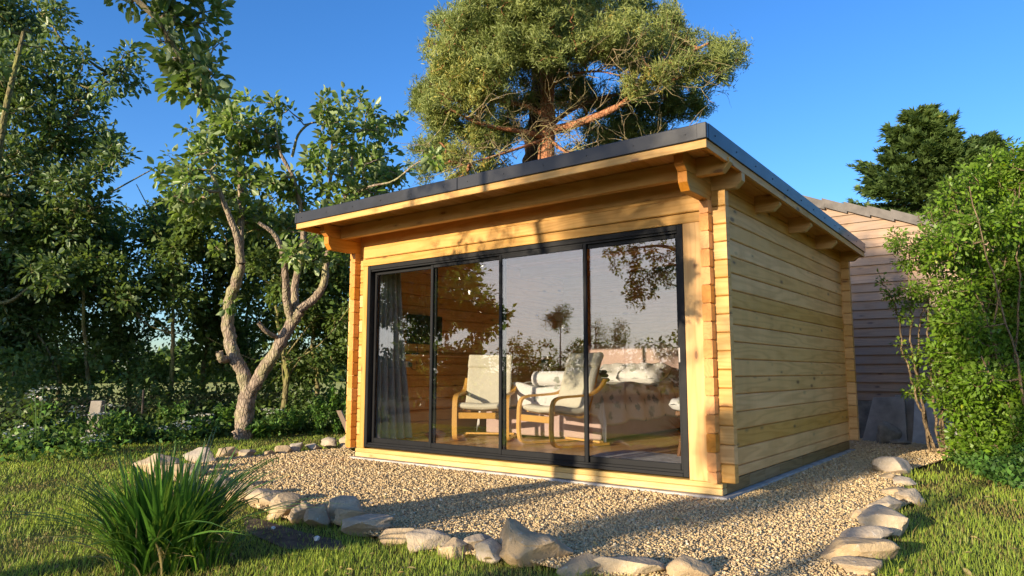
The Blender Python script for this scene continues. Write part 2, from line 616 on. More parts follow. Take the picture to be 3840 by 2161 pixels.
class MB:
    """collects boxes, prisms and tubes; build() links them as ONE mesh object"""

    def __init__(s):
        s.v = []
        s.f = []
        s.l = []
        s.m = []

    def add(s, vs, fs, lid=0.0, mi=0):
        b = len(s.v)
        s.v += [tuple(map(float, v)) for v in vs]
        for q in fs:
            s.f.append([b + i for i in q])
            s.l.append(lid)
            s.m.append(mi)
        return s

    def box(s, x0, x1, y0, y1, z0, z1, lid=0.0, mi=0):
        vs = [(x, y, z) for z in (z0, z1) for y in (y0, y1) for x in (x0, x1)]
        return s.add(vs, [(0, 2, 3, 1), (4, 5, 7, 6), (0, 1, 5, 4), (2, 6, 7, 3), (0, 4, 6, 2), (1, 3, 7, 5)], lid, mi)

    def bbox(s, x0, x1, y0, y1, z0, z1, b=0.006, lid=0.0, mi=0):
        """box with chamfered edges"""
        vs = []
        idx = {}
        for ax in range(3):
            for sx in (0, 1):
                for sy in (0, 1):
                    for sz in (0, 1):
                        c = [(x0, x1)[sx], (y0, y1)[sy], (z0, z1)[sz]]
                        d = [(b, -b)[sx], (b, -b)[sy], (b, -b)[sz]]
                        for j in range(3):
                            if j != ax:
                                c[j] += d[j]
                        idx[(ax, sx, sy, sz)] = len(vs)
                        vs.append(tuple(c))
        fs = []
        for ax in range(3):
            o1, o2 = [j for j in range(3) if j != ax]
            for sd in (0, 1):
                ring = []
                for a, c in ((0, 0), (1, 0), (1, 1), (0, 1)):
                    k = [0, 0, 0]
                    k[ax] = sd
                    k[o1] = a
                    k[o2] = c
                    ring.append(idx[(ax, *k)])
                fs.append(ring)
            for a in (0, 1):
                for c in (0, 1):
                    r = []
                    for e, which in ((0, o1), (1, o1), (1, o2), (0, o2)):
                        k = [0, 0, 0]
                        k[ax] = e
                        k[o1] = a
                        k[o2] = c
                        r.append(idx[(which, *k)])
                    fs.append(r)
        for sx in (0, 1):
            for sy in (0, 1):
                for sz in (0, 1):
                    fs.append([idx[(j, sx, sy, sz)] for j in range(3)])
        return s.add(vs, fs, lid, mi)

    def prism(s, poly, axis, a, b, lid=0.0, mi=0):
        """poly in the two other axes (in xyz order), extruded along axis from a to b"""
        n = len(poly)
        vs = []
        for t in (a, b):
            for p in poly:
                q = list(p)
                q.insert(axis, t)
                vs.append(q)
        fs = [list(range(n)), list(range(2 * n - 1, n - 1, -1))]
        for i in range(n):
            j = (i + 1) % n
            fs.append([i, i + n, j + n, j])
        return s.add(vs, fs, lid, mi)

    def tube(s, pts, r, n=8, lid=0.0, mi=0, cap=True):
        V, F = tube_arrays([np.asarray(p, float) for p in pts], r, n)
        s.add(V, F, lid, mi)
        if cap:
            b = len(s.v) - len(V)
            s.f.append([b + i for i in range(n)][::-1])
            s.f.append([b + len(V) - n + i for i in range(n)])
            s.l += [lid, lid]
            s.m += [mi, mi]
        return s

    def build(s, name, mats, parent=None, smooth=False, world=True, bev=0.0):
        me = bpy.data.meshes.new(name)
        V = np.array(s.v)
        if parent is not None and world:
            V = V - np.array(parent.location)
        me.from_pydata([tuple(v) for v in V], [], s.f)
        a = me.attributes.new('lid', 'FLOAT', 'FACE')
        a.data.foreach_set('value', np.array(s.l, dtype=np.float32))
        me.polygons.foreach_set('material_index', np.array(s.m, dtype=np.int32))
        import bmesh
        bm = bmesh.new()
        bm.from_mesh(me)
        bmesh.ops.recalc_face_normals(bm, faces=bm.faces)
        bm.to_mesh(me)
        bm.free()
        o = link(name, me, mats, parent, smooth)
        if bev:
            md = o.modifiers.new('bevel', 'BEVEL')
            md.width = bev
            md.segments = 2
            md.limit_method = 'ANGLE'
        return o


def tube_arrays(pts, r, n=6):
    P = np.asarray(pts, float)
    k = len(P)
    r = np.broadcast_to(np.asarray(r, float), (k,)) if np.ndim(r) < 2 else r
    T = np.gradient(P, axis=0)
    T /= np.linalg.norm(T, axis=1)[:, None] + 1e-12
    ref = np.array([0, 0, 1.0]) if abs(T[0][2]) < 0.9 else np.array([1.0, 0, 0])
    V = np.zeros((k, n, 3))
    a = np.arange(n) * 2 * np.pi / n
    u = np.cross(T[0], ref)
    u /= np.linalg.norm(u)
    for i in range(k):
        u = u - T[i] * (u @ T[i])
        u /= np.linalg.norm(u) + 1e-12
        w = np.cross(T[i], u)
        V[i] = P[i] + r[i] * (np.cos(a)[:, None] * u + np.sin(a)[:, None] * w)
    F = []
    for i in range(k - 1):
        for j in range(n):
            F.append((i * n + j, i * n + (j + 1) % n, (i + 1) * n + (j + 1) % n, (i + 1) * n + j))
    return V.reshape(-1, 3), F


def smooth_path(pts, sub=5):
    P = np.asarray(pts, float)
    if len(P) < 3:
        t = np.linspace(0, 1, sub + 1)[:, None]
        return P[0] * (1 - t) + P[1] * t
    Q = np.vstack([2 * P[0] - P[1], P, 2 * P[-1] - P[-2]])
    out = []
    for i in range(1, len(Q) - 2):
        for t in np.arange(sub) / sub:
            out.append(0.5 * (2 * Q[i] + (Q[i + 1] - Q[i - 1]) * t + (2 * Q[i - 1] - 5 * Q[i] + 4 * Q[i + 1] - Q[i + 2]) * t * t + (3 * Q[i] - Q[i - 1] - 3 * Q[i + 1] + Q[i + 2]) * t ** 3))
    out.append(P[-1])
    return np.array(out)


def unit(v):
    v = np.asarray(v, float)
    return v / (np.linalg.norm(v, axis=-1, keepdims=True) + 1e-12)


def leaves(P, D, N, L, Wd, fold=0.25, droop=0.15, six=True):
    """leaf blades: base points P, directions D, normals N, lengths L, widths Wd"""
    n = len(P)
    D = unit(D)
    S = unit(np.cross(D, N))
    N = np.cross(S, D)
    L = np.asarray(L).reshape(-1, 1)
    Wd = np.asarray(Wd).reshape(-1, 1)
    tip = P + D * L - N * L * droop
    if six:
        a = P + D * L * 0.30 + S * Wd * 0.45 + N * Wd * fold
        b = P + D * L * 0.68 + S * Wd * 0.42 + N * Wd * fold - N * L * droop * 0.4
        c = P + D * L * 0.68 - S * Wd * 0.42 + N * Wd * fold - N * L * droop * 0.4
        d = P + D * L * 0.30 - S * Wd * 0.45 + N * Wd * fold
        V = np.stack([P, a, b, tip, c, d], 1).reshape(-1, 3)
        i = np.arange(n) * 6
        F = np.concatenate([np.stack([i, i + 1, i + 2, i + 3], 1), np.stack([i, i + 3, i + 4, i + 5], 1)])
        return V, F, 2
    a = P + D * L * 0.5 + S * Wd * 0.5 + N * Wd * fold
    c = P + D * L * 0.5 - S * Wd * 0.5 + N * Wd * fold
    V = np.stack([P, a, tip, c], 1).reshape(-1, 3)
    i = np.arange(n) * 4
    return V, np.stack([i, i + 1, i + 2, i + 3], 1), 1


def leaf_obj(name, P, D, N, L, Wd, mat, parent, var, six=True, fold=0.25, droop=0.15):
    V, F, k = leaves(P, D, N, L, Wd, fold, droop, six)
    return arr(name, V, F, mat, parent, var=np.concatenate([var] * k))


class Tree:
    """skeleton of traced limbs plus twigs grown to target points"""

    def __init__(s):
        s.P = []
        s.par = []
        s.rad = []
        s.paths = []
        s.isl = []

    def limb(s, pts, r0, r1, sub=6, wob=0.0):
        Q = smooth_path(pts, sub)
        if wob:
            Q[1:-1] += rng.normal(0, wob, (len(Q) - 2, 3))
        par = -1
        if s.P:
            d = np.linalg.norm(np.array(s.P) - Q[0], axis=1)
            if d.min() < 0.4:
                par = int(d.argmin())
        idx = []
        R_ = np.linspace(r0, r1, len(Q))
        for q, r in zip(Q, R_):
            s.P.append(q)
            s.par.append(par)
            s.rad.append(r)
            s.isl.append(True)
            par = len(s.P) - 1
            idx.append(par)
        s.paths.append((idx, True))
        return s

    def grow(s, T, r_tip=0.004, jit=0.06, nseg=4, up=0.15, maxr=0.03, low=0.0):
        """attach each target to the nearest node through a curved twig"""
        T = np.asarray(T)
        base = np.array(s.P)
        d0 = np.array([np.linalg.norm(base - t, axis=1).min() for t in T])
        s.tw = []
        for t in T[np.argsort(d0)]:
            A = np.array(s.P)
            d = np.linalg.norm(A - t, axis=1) + np.maximum(0, A[:, 2] - t[2]) * 0.6
            j = int(d.argmin())
            if d[j] < 0.03:
                continue
            a = A[j]
            L = np.linalg.norm(t - a)
            idx = [j]
            par = j
            ctrl = (a + t) / 2 + np.array([0, 0, -up * L]) + rng.normal(0, jit * L, 3)
            for k in range(1, nseg + 1):
                u = k / nseg
                q = a * (1 - u) ** 2 + 2 * ctrl * u * (1 - u) + t * u * u + (rng.normal(0, jit * L * 0.35, 3) if k < nseg else 0)
                s.P.append(q)
                s.par.append(par)
                s.rad.append(0)
                s.isl.append(False)
                par = len(s.P) - 1
                idx.append(par)
            s.paths.append((idx, False))
            s.tw.append(idx)
        n = len(s.P)
        cnt = np.zeros(n)
        for idx in s.tw:
            cnt[idx[-1]] += 1
        for i in range(n - 1, -1, -1):
            if s.par[i] >= 0 and not s.isl[i]:
                cnt[s.par[i]] += cnt[i]
        for i in range(n):
            if not s.isl[i]:
                s.rad[i] = min(maxr, r_tip * max(1, cnt[i]) ** 0.5)
        return s

    def mesh(s, name, mat, parent, sides=(9, 4), rough=0.0, minr=0.0, extra=None):
        Vs, Fs, b = [], [], 0
        for idx, isl in s.paths:
            P = np.array([s.P[i] for i in idx])
            r = np.array([s.rad[i] for i in idx])
            if not isl:
                r[0] = min(r[0], r[1] * 1.3)
                r[-1] *= 0.6
            if r.max() < minr:
                continue
            n = sides[0] if isl else sides[1]
            V, F = tube_arrays(P, r, n)
            if rough and isl:
                V = V + rng.normal(0, 1, V.shape) * np.repeat(r, n)[:, None] * rough
            Vs.append(V)
            Fs.append(np.array(F) + b)
            b += len(V)
        if extra is None:
            return arr(name, np.vstack(Vs), np.vstack(Fs), mat, parent, smooth=True)
        n0 = sum(len(f) for f in Fs)
        for idx, isl in extra.paths:
            P = np.array([extra.P[i] for i in idx])
            r = np.array([extra.rad[i] for i in idx])
            r[0] = min(r[0], r[1] * 1.3)
            r[-1] *= 0.6
            V, F = tube_arrays(P, r, 4)
            Vs.append(V)
            Fs.append(np.array(F) + b)
            b += len(V)
        n1 = sum(len(f) for f in Fs)
        return arr(name, np.vstack(Vs), np.vstack(Fs), mat, parent, smooth=True, mi=np.r_[np.zeros(n0, int), np.ones(n1 - n0, int)])

    def twig_leaves(s, per, spread, L, ratio=0.55, start=0.3, upn=0.7, out=0.5, tipn=0):
        P, D, N = [], [], []
        A = np.array(s.P)
        for idx in s.tw:
            q = A[idx]
            k = len(q) - 1
            u = start + (1 - start) * rng.random(per)
            if tipn:
                u = np.concatenate([u, 1 - 0.12 * rng.random(tipn)])
            f = u * k
            i = np.minimum(f.astype(int), k - 1)
            w = (f - i)[:, None]
            p = q[i] * (1 - w) + q[i + 1] * w
            d = unit(q[i + 1] - q[i])
            n = len(u)
            rd = unit(rng.normal(0, 1, (n, 3)))
            P.append(p + rd * spread * rng.random((n, 1)) ** 0.6)
            D.append(unit(d * out + rd + np.array([0, 0, -0.15])))
            N.append(unit(np.array([0, 0, upn]) + rng.normal(0, 0.55, (n, 3))))
        P, D, N = np.vstack(P), np.vstack(D), np.vstack(N)
        n = len(P)
        l = L * rng.uniform(0.45, 1.3, n)
        return P, D, N, l, l * ratio * rng.uniform(0.8, 1.2, n)


def blob_targets(blobs, n, hollow=0.5):
    """random points in ellipsoids (cx,cy,cz,rx,ry,rz), shared out by volume"""
    B = np.array(blobs, float)
    w = np.prod(B[:, 3:], axis=1) ** (2 / 3)
    w /= w.sum()
    out = []
    for b, k in zip(B, rng.multinomial(n, w)):
        d = unit(rng.normal(0, 1, (k, 3)))
        r = rng.uniform(hollow ** 3, 1, (k, 1)) ** (1 / 3)
        out.append(b[:3] + d * r * b[3:])
    return np.vstack(out)


def pxblobs(lst, d, dd=0.5, thick=0.8):
    """blobs given as they are seen: (x, y, rx, ry[, extra depth]) -> world ellipsoids"""
    out = []
    for q in lst:
        x, y, rx, ry = q[:4]
        e = q[4] if len(q) > 4 else rng.uniform(-dd, dd)
        c = at(x, y, d + e)
        m = (d + e) / FOC
        rr = (rx + ry) / 2 * m * thick
        out.append((*c, max(rx * m, rr) * 0.9, max(rx * m, rr) * 0.9, ry * m))
    return out


def pvar(P, scale=0.6, amp=0.55):
    """slow clump variation plus leaf to leaf variation, in 0..1"""
    a = np.sin(P[:, 0] / scale * 2.1 + 1.3 * np.sin(P[:, 2] / scale * 1.7)) + np.sin(P[:, 1] / scale * 1.9 + P[:, 2] / scale * 1.3)
    return np.clip(0.5 + a * 0.5 * amp * 0.5 + rng.normal(0, 0.18, len(P)), 0, 1)


# ------------------------------------------------------------------ cabin
cab = empty('garden_cabin', (0, 0, 0), 'new log cabin of pale pine with wide black framed glass doors and flat roof', 'cabin')


def zs(y):
    return 2.614 - 0.0245 * (y + 0.3)


LH = 0.1455
GAP = 0.0022
CH = 0.008
lidc = [1.0]


def nl():
    lidc[0] += 1.0
    return lidc[0]


def log(mb, axis, a, b, f0, f1, z0, z1, both=True, mi=0):
    """one wall log along axis from a to b; f0 outer face, f1 inner face; chamfered along its edges"""
    s = 1 if f1 > f0 else -1
    c = CH * s
    z0 += GAP
    z1 -= GAP
    poly = [(f0, z0 + CH), (f0, z1 - CH), (f0 + c, z1), (f1 - c, z1), (f1, z1 - CH), (f1, z0 + CH), (f1 - c, z0), (f0 + c, z0)]
    return mb.prism(poly, axis, a, b, nl(), mi)


def end_caps(mb, pos, axis, sgn, mi):
    """end grain faces: re-material the prism ends"""
    pass


XR0, XR1 = -0.085, -0.010          # right wall
XL0, XL1 = -4.375, -4.300          # left wall
YF0, YF1 = 0.0, 0.075              # front wall
YB0, YB1 = 4.335, 4.41             # rear wall
ZB = 0.0973


def side_wall(x_out, x_in, mats):
    mb = MB()
    z = ZB
    first = True
    while z < 2.49:
        z1 = 0.185 if first else min(z + LH, 2.499)
        first = False
        s = 1 if x_in > x_out else -1
        log(mb, 1, -0.078 + rng.uniform(-.001, .001), 4.52, x_out, x_in, z, z1)
        z = z1
    # wedge up to the sloping roof
    l = nl()
    y0, y1 = 0.0, 4.40
    mb.add([(x_out, y0, 2.5), (x_in, y0, 2.5), (x_in, y1, 2.5), (x_out, y1, 2.5), (x_out, y0, zs(y0) - .002), (x_in, y0, zs(y0) - .002), (x_in, y1, max(2.5005, zs(y1) - .002)), (x_out, y1, max(2.5005, zs(y1) - .002))],
           [(0, 3, 2, 1), (4, 5, 6, 7), (0, 1, 5, 4), (1, 2, 6, 5), (2, 3, 7, 6), (3, 0, 4, 7)], l)
    xm0, xm1 = sorted((x_out * .6 + x_in * .4, x_out * .4 + x_in * .6))
    mb.box(xm0, xm1, 0.02, 4.38, ZB, 2.5, nl())
    # mark the end grain
    for fi, f in enumerate(mb.f):
        ys = [mb.v[i][1] for i in f]
        if max(ys) - min(ys) < 1e-6 and (ys[0] < -0.05 or ys[0] > 4.5):
            mb.m[fi] = 1
    return mb


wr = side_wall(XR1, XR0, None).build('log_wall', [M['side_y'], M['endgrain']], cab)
# the whole left wall takes the more orange pine
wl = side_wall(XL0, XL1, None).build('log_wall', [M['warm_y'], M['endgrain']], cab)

fw = MB()
z = ZB
while z < 2.50:
    z1 = min(z + LH, 2.56)
    if z1 < 2.19:
        log(fw, 0, XL0 - 0.11, -4.17, YF0, YF1, z, z1)
        log(fw, 0, -0.225, 0.104, YF0, YF1, z, z1)
    elif z < 2.40:
        log(fw, 0, XL0 - 0.11, 0.104, YF0, YF1, z, z1)
    z = z1
fw.box(-4.45, 0.10, YF0 + .03, YF1 - .01, 2.2, 2.5, nl())
fw.box(-0.22, 0.09, YF0 + .03, YF1 - .03, ZB, 2.3, nl())
fw.box(-4.45, -4.18, YF0 + .03, YF1 - .03, ZB, 2.3, nl())
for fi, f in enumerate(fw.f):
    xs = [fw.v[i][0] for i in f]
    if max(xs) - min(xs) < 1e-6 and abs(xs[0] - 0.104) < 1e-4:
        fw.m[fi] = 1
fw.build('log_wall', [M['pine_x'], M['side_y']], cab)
# top log of the front wall runs past the side wall and ends in a shaped nose
tl = MB()
tl.prism([(-4.56, 2.42), (-4.56, zs(0.04) - .004), (0.215, zs(0.04) - .004), (0.245, 2.55), (0.245, 2.462), (0.190, 2.412), (-4.5, 2.412)], 1, YF0 + .003, YF1, nl())
tl.build('purlin', M['pine_x'], cab, bev=0.003)

rw = MB()
z = ZB
while z < 2.36:
    z1 = z + LH
    log(rw, 0, XL0 - 0.10, 0.088, YB0, YB1, z, z1)
    z = z1
rw.box(-4.4, 0.02, YB0 + .03, YB1 - .03, ZB, 2.5, nl())
rw.build('log_wall', M['pine_x'], cab)
rp = MB()
rp.prism([(-4.5, 2.372), (-4.56, 2.42), (-4.56, zs(YB0) - .004), (0.215, zs(YB0) - .004), (0.215, 2.428), (0.155, 2.372)], 1, YB0 - .002, YB1, nl())
rp.build('purlin', M['pine_x'], cab, bev=0.003)
for y in (1.06, 2.10, 3.155):
    p_ = MB()
    zt = zs(y) - .003
    p_.prism([(-4.50, zt - .155), (-4.56, zt - .10), (-4.56, zt), (0.205, zt), (0.215, zt - .075), (0.215, zt - .10), (0.155, zt - .155)], 1, y, y + .07, nl())
    p_.build('purlin', M['pine_x'], cab, bev=0.003)
p_ = MB()
p_.prism([(-4.40, 2.468), (-4.5, 2.52), (-4.5, zs(-.26) - .003), (0.215, zs(-.26) - .003), (0.255, 2.575), (0.262, 2.54), (0.200, 2.468)], 1, -0.300, -0.225, nl())
p_.build('purlin', M['pine_x'], cab, bev=0.004)

for x0, x1, mt in ((XR0, XR1, 'pine_y'), (XL0, XL1, 'warm_y')):
    for prof in ([(-0.533, 2.522), (-0.533, zs(-.5) - .003), (0.0, zs(0) - .003), (0.0, 2.4775), (-0.474, 2.4775)],
                 [(-0.474, 2.4735), (-0.470, 2.392), (-0.424, 2.330), (0.0, 2.330), (0.0, 2.4735)]):
        pass
    b_ = MB()
    b_.prism([(-0.533, 2.522), (-0.533, zs(-.5) - .003), (-0.002, zs(0) - .006), (-0.002, 2.4765), (-0.474, 2.4765)], 0, x0 - .001, x1 + .001, nl())
    b_.prism([(-0.476, 2.4735), (-0.470, 2.392), (-0.424, 2.330), (-0.002, 2.330), (-0.002, 2.4735)], 0, x0 - .001, x1 + .001, nl())
    for fi, f in enumerate(b_.f):
        ys = [b_.v[i][1] for i in f]
        if max(ys) < -0.42:
            b_.m[fi] = 1
    b_.build('eave_bracket', [M[mt], M['endgrain']], cab, bev=0.003)

# header log and door trim
hd = MB()
hd.bbox(-4.205, -0.092, -0.040, -0.001, 2.258, 2.378, .008, nl())
hd.build('header_log', M['pine_x'], cab)
DX0, DX1, DZ0, DZ1 = -4.136, -0.2582, 0.1176, 2.1676
for x0, x1, z0, z1, mt in ((-4.215, -4.139, ZB + .004, DZ1 + .002, 'pine_z'), (DX1 + .003, -0.097, ZB + .004, DZ1 + .002, 'pine_z'), (-4.225, -0.094, DZ1 + .004, 2.252, 'pine_x')):
    t_ = MB()
    t_.bbox(x0, x1, -0.026, -0.0015, z0, z1, .003, nl())
    t_.build('door_trim', M[mt], cab)

# timber base and slab
bs = MB()
bs.bbox(-4.3116, 0.0, 0.0, 0.10, 0.052, ZB, .006, nl())
bs.bbox(-4.3116, 0.0, 0.0008, 0.10, 0.0, 0.050, .006, nl())
bs.build('base_beam', M['base_x'], cab)
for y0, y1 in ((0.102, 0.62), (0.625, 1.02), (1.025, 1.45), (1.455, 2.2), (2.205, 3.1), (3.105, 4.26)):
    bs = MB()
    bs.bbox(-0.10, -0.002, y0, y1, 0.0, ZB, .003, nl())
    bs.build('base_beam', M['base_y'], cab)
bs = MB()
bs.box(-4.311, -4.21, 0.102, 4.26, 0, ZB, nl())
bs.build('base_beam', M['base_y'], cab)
sb = MB()
sb.box(-4.36, 0.045, -0.035, 4.35, -0.12, -0.006)
sb.build('concrete_slab', M['concrete'], cab)

# floor, soffit, roof
fl = MB()
y = 0.10
x = -4.29
while x < -0.09:
    fl.box(x, min(x + .188, -.088), 0.09, 4.33, ZB + .01, 0.15, nl())
    x += .190
fl.build('laminate_floor', M['floor'], cab)
sf = MB()
x = -4.535
while x < 0.215:
    x1 = min(x + .116, .219)
    a0, a1 = -0.688, 4.48
    sf.add([(x, a0, zs(a0)), (x1, a0, zs(a0)), (x1, a1, zs(a1)), (x, a1, zs(a1)), (x, a0, zs(a0) + .018), (x1, a0, zs(a0) + .018), (x1, a1, zs(a1) + .018), (x, a1, zs(a1) + .018)],
           [(0, 3, 2, 1), (4, 5, 6, 7), (0, 1, 5, 4), (1, 2, 6, 5), (2, 3, 7, 6), (3, 0, 4, 7)], nl())
    x += .119
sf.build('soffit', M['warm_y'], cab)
SL = 0.02228


def fas(y, z):
    return z - SL * (y + 0.718)


rd = MB()
rd.prism([(-0.70, 2.640), (4.49, 2.640 - 5.19 * SL), (4.49, 2.712 - 5.19 * SL), (-0.70, 2.712)], 0, -4.545, 0.232)
rd.build('roof_deck', M['felt'], cab)
XO0, XO1 = -4.5592, 0.2476
fa = MB()
fa.bbox(XO0, XO1, -0.718, -0.690, 2.546, 2.6075, .003, nl())
fa.build('fascia_board', M['pine_x'], cab)
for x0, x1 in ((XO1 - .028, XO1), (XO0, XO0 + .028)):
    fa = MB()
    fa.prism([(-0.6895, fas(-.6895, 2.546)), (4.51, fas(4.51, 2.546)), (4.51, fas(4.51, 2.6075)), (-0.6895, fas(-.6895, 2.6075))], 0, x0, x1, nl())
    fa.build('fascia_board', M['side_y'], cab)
fa = MB()
fa.bbox(XO0 + .03, XO1 - .03, 4.483, 4.5095, fas(4.5, 2.546), fas(4.5, 2.6075), .003, nl())
fa.build('fascia_board', M['pine_x'], cab)
for a, b in ((XO0 - .012, -2.124), (-2.120, XO1 + .012)):
    t_ = MB()
    t_.bbox(a, b, -0.734, -0.696, 2.608, 2.726, .005)
    for i in range(6):
        x = a + .12 + i * (b - a - .2) / 5.2
        t_.tube([(x, -0.733, 2.665), (x, -0.7385, 2.665)], .006, 8)
    if a > -3:
        t_.bbox(b - .075, b - .002, -0.737, -0.70, 2.610, 2.728, .004)
    else:
        t_.bbox(a + .001, a + .04, -0.737, -0.70, 2.610, 2.728, .004)
    t_.build('roof_trim', M['trim'], cab)
for xa, xb in ((XO1 - .02, XO1 + .014), (XO0 - .014, XO0 + .02)):
    for y0, y1 in ((-0.6955, 3.02), (3.024, 4.53)):
        t_ = MB()
        t_.prism([(y0, fas(y0, 2.609)), (y1, fas(y1, 2.609)), (y1, fas(y1, 2.726)), (y0, fas(y0, 2.726))], 0, xa, xb)
        if xa > 0:
            n = 9 if y0 < 0 else 4
            for i in range(n):
                yy = y0 + .12 + i * (y1 - y0 - .2) / (n - 1)
                t_.tube([(xb - .001, yy, fas(yy, 2.665)), (xb + .005, yy, fas(yy, 2.665))], .006, 8)
        t_.build('roof_trim', M['trim'], cab)
t_ = MB()
t_.bbox(XO0 + .025, XO1 - .025, 4.495, 4.53, fas(4.5, 2.609), fas(4.5, 2.726), .004)
t_.build('roof_trim', M['trim'], cab)

# sliding doors
df = MB()
df.bbox(DX0, DX0 + .042, -0.022, 0.085, DZ0, DZ1, .003)
df.bbox(DX1 - .052, DX1, -0.022, 0.085, DZ0, DZ1, .003)
df.bbox(DX0 + .043, DX1 - .053, -0.0215, 0.085, DZ1 - .046, DZ1, .003)
df.bbox(DX0 + .043, DX1 - .053, -0.0215, 0.085, DZ0, DZ0 + .030, .003)
for yy in (-0.008, 0.022, 0.052):
    df.box(DX0 + .043, DX1 - .053, yy, yy + .006, DZ0 + .031, DZ0 + .046)
    df.box(DX0 + .043, DX1 - .053, yy, yy + .006, DZ1 - .064, DZ1 - .047)
df.build('door_frame', M['black'], cab)
MX = [DX0 + .040, -3.140, -2.178, -1.228, DX1 - .050]
PY = [0.048, 0.018, -0.010, 0.018]
for i in range(4):
    a, b = MX[i] - (.030 if i else 0), MX[i + 1] + (.030 if i < 3 else 0)
    y0 = PY[i]
    y1 = y0 + .026
    st = .036
    pm = MB()
    z0, z1 = DZ0 + .046, DZ1 - .062
    pm.bbox(a, a + st, y0, y1, z0, z1, .004)
    pm.bbox(b - st, b, y0, y1, z0, z1, .004)
    pm.bbox(a + st + .0005, b - st - .0005, y0 + .001, y1 - .001, z1 - .040, z1, .004)
    pm.bbox(a + st + .0005, b - st - .0005, y0 + .001, y1 - .001, z0, z0 + .052, .004)
    po = pm.build('sliding_panel', M['black'], cab)
    g = MB()
    g.box(a + st - .004, b - st + .004, y0 + .009, y0 + .015, z0 + .048, z1 - .036)
    g.build('glass_pane', M['glass'], po)
    if i == 3:
        h = MB()
        h.bbox(b - .026, b - .008, y0 - .016, y0 - .0005, 1.03, 1.15, .003)
        h.build('latch_handle', M['grey_plastic'], po)

# dado shelf along the left wall and back wall
dl = MB()
dl.bbox(-4.297, -4.225, 0.30, 4.33, 1.145, 1.172, .004, nl())
dl.bbox(-4.297, -4.262, 0.30, 4.33, 1.085, 1.144, .004, nl())
dl.build('dado_shelf', M['warm_y'], cab)
dl = MB()
dl.bbox(-4.224, -3.78, 4.262, 4.333, 1.145, 1.172, .004, nl())
dl.build('dado_shelf', M['warm_x'], cab)

# ------------------------------------------------------------------ inside the cabin
FZ = 0.15


def armchair(loc, rz, label):
    r = empty('armchair', loc, label, 'armchair', 'bentwood armchairs inside the cabin', rz)
    hw = 0.305

    def strip(pts, w, t, name, x, mat='bentwood', sub=8):
        """laminated strip: path in the y z plane, width along x, thickness t"""
        Q = smooth_path([(x, a, b) for a, b in pts], sub)
        T = unit(np.gradient(Q, axis=0))
        Nn = np.cross(T, np.array([1.0, 0, 0]))
        V, Fq = [], []
        for q, n in zip(Q, Nn):
            for sx, sn in ((-1, -1), (1, -1), (1, 1), (-1, 1)):
                V.append(q + np.array([sx * w / 2, 0, 0]) + n * sn * t / 2)
        k = len(Q)
        for i in range(k - 1):
            for j in range(4):
                Fq.append((i * 4 + j, i * 4 + (j + 1) % 4, i * 4 + 4 + (j + 1) % 4, i * 4 + 4 + j))
        m = MB()
        m.add(V, Fq + [(0, 1, 2, 3), (4 * k - 1, 4 * k - 2, 4 * k - 3, 4 * k - 4)], nl())
        m.build(name, M[mat], r, world=False)

    for sx in (-1, 1):
        # runner, front leg and arm in one bent piece; front is -y
        strip([(0.42, 0.022), (0.10, 0.020), (-0.22, 0.022), (-0.315, 0.05), (-0.345, 0.14), (-0.345, 0.30), (-0.335, 0.43), (-0.30, 0.505), (-0.20, 0.535), (0.0, 0.545), (0.20, 0.565), (0.33, 0.64), (0.40, 0.72)], 0.058, 0.024, 'side_frame', sx * hw)
        # seat and back rail
        strip([(-0.27, 0.375), (-0.05, 0.335), (0.10, 0.315), (0.185, 0.36), (0.25, 0.52), (0.33, 0.78), (0.41, 1.00)], 0.045, 0.022, 'seat_rail', sx * 0.235)
    c = MB()
    c.bbox(-hw + .03, hw - .03, -0.335, -0.312, 0.265, 0.335, .004, nl())
    c.build('cross_rail', M['bentwood'], r, world=False)
    c = MB()
    c.bbox(-hw, hw, 0.30, 0.36, 0.034, 0.056, .004, nl())
    c.build('cross_rail', M['bentwood'], r, world=False)
    # padded cover
    prof = [(-0.31, 0.415), (-0.20, 0.418), (-0.05, 0.395), (0.08, 0.385), (0.15, 0.42), (0.20, 0.52), (0.26, 0.70), (0.315, 0.86)]
    Q = smooth_path([(0, a, b) for a, b in prof], 8)
    T = unit(np.gradient(Q, axis=0))
    Nn = np.cross(np.array([1.0, 0, 0]), T)

    def pad(Q, Nn, w, t, name):
        V, Fq = [], []
        m = 20
        for i, (q, n) in enumerate(zip(Q, Nn)):
            e = min(i, len(Q) - 1 - i)
            s = min(1, 0.45 + 0.25 * e)
            for j in range(m):
                a = 2 * math.pi * j / m
                ca, sa = math.cos(a), math.sin(a)
                x = w / 2 * (abs(ca) ** 0.22) * (1 if ca > 0 else -1)
                tt = t / 2 * (abs(sa) ** 0.55) * (1 if sa > 0 else -1) * s
                V.append(q + np.array([x, 0, 0]) + n * tt - n * 0.02 * (1 - (x / (w / 2)) ** 2))
        k = len(Q)
        for i in range(k - 1):
            for j in range(m):
                Fq.append((i * m + j, i * m + (j + 1) % m, (i + 1) * m + (j + 1) % m, (i + 1) * m + j))
        mm = MB()
        mm.add(V, Fq + [list(range(m))[::-1], [(k - 1) * m + j for j in range(m)]], nl())
        mm.build(name, M['cream'], r, smooth=True, world=False)

    pad(Q, Nn, 0.555, 0.075, 'cushion')
    Q2 = smooth_path([(0, 0.300, 0.855), (0, 0.325, 0.90), (0, 0.365, 0.97), (0, 0.385, 1.015)], 6)
    T2 = unit(np.gradient(Q2, axis=0))
    pad(Q2, np.cross(np.array([1.0, 0, 0]), T2), 0.56, 0.105, 'headrest')
    return r


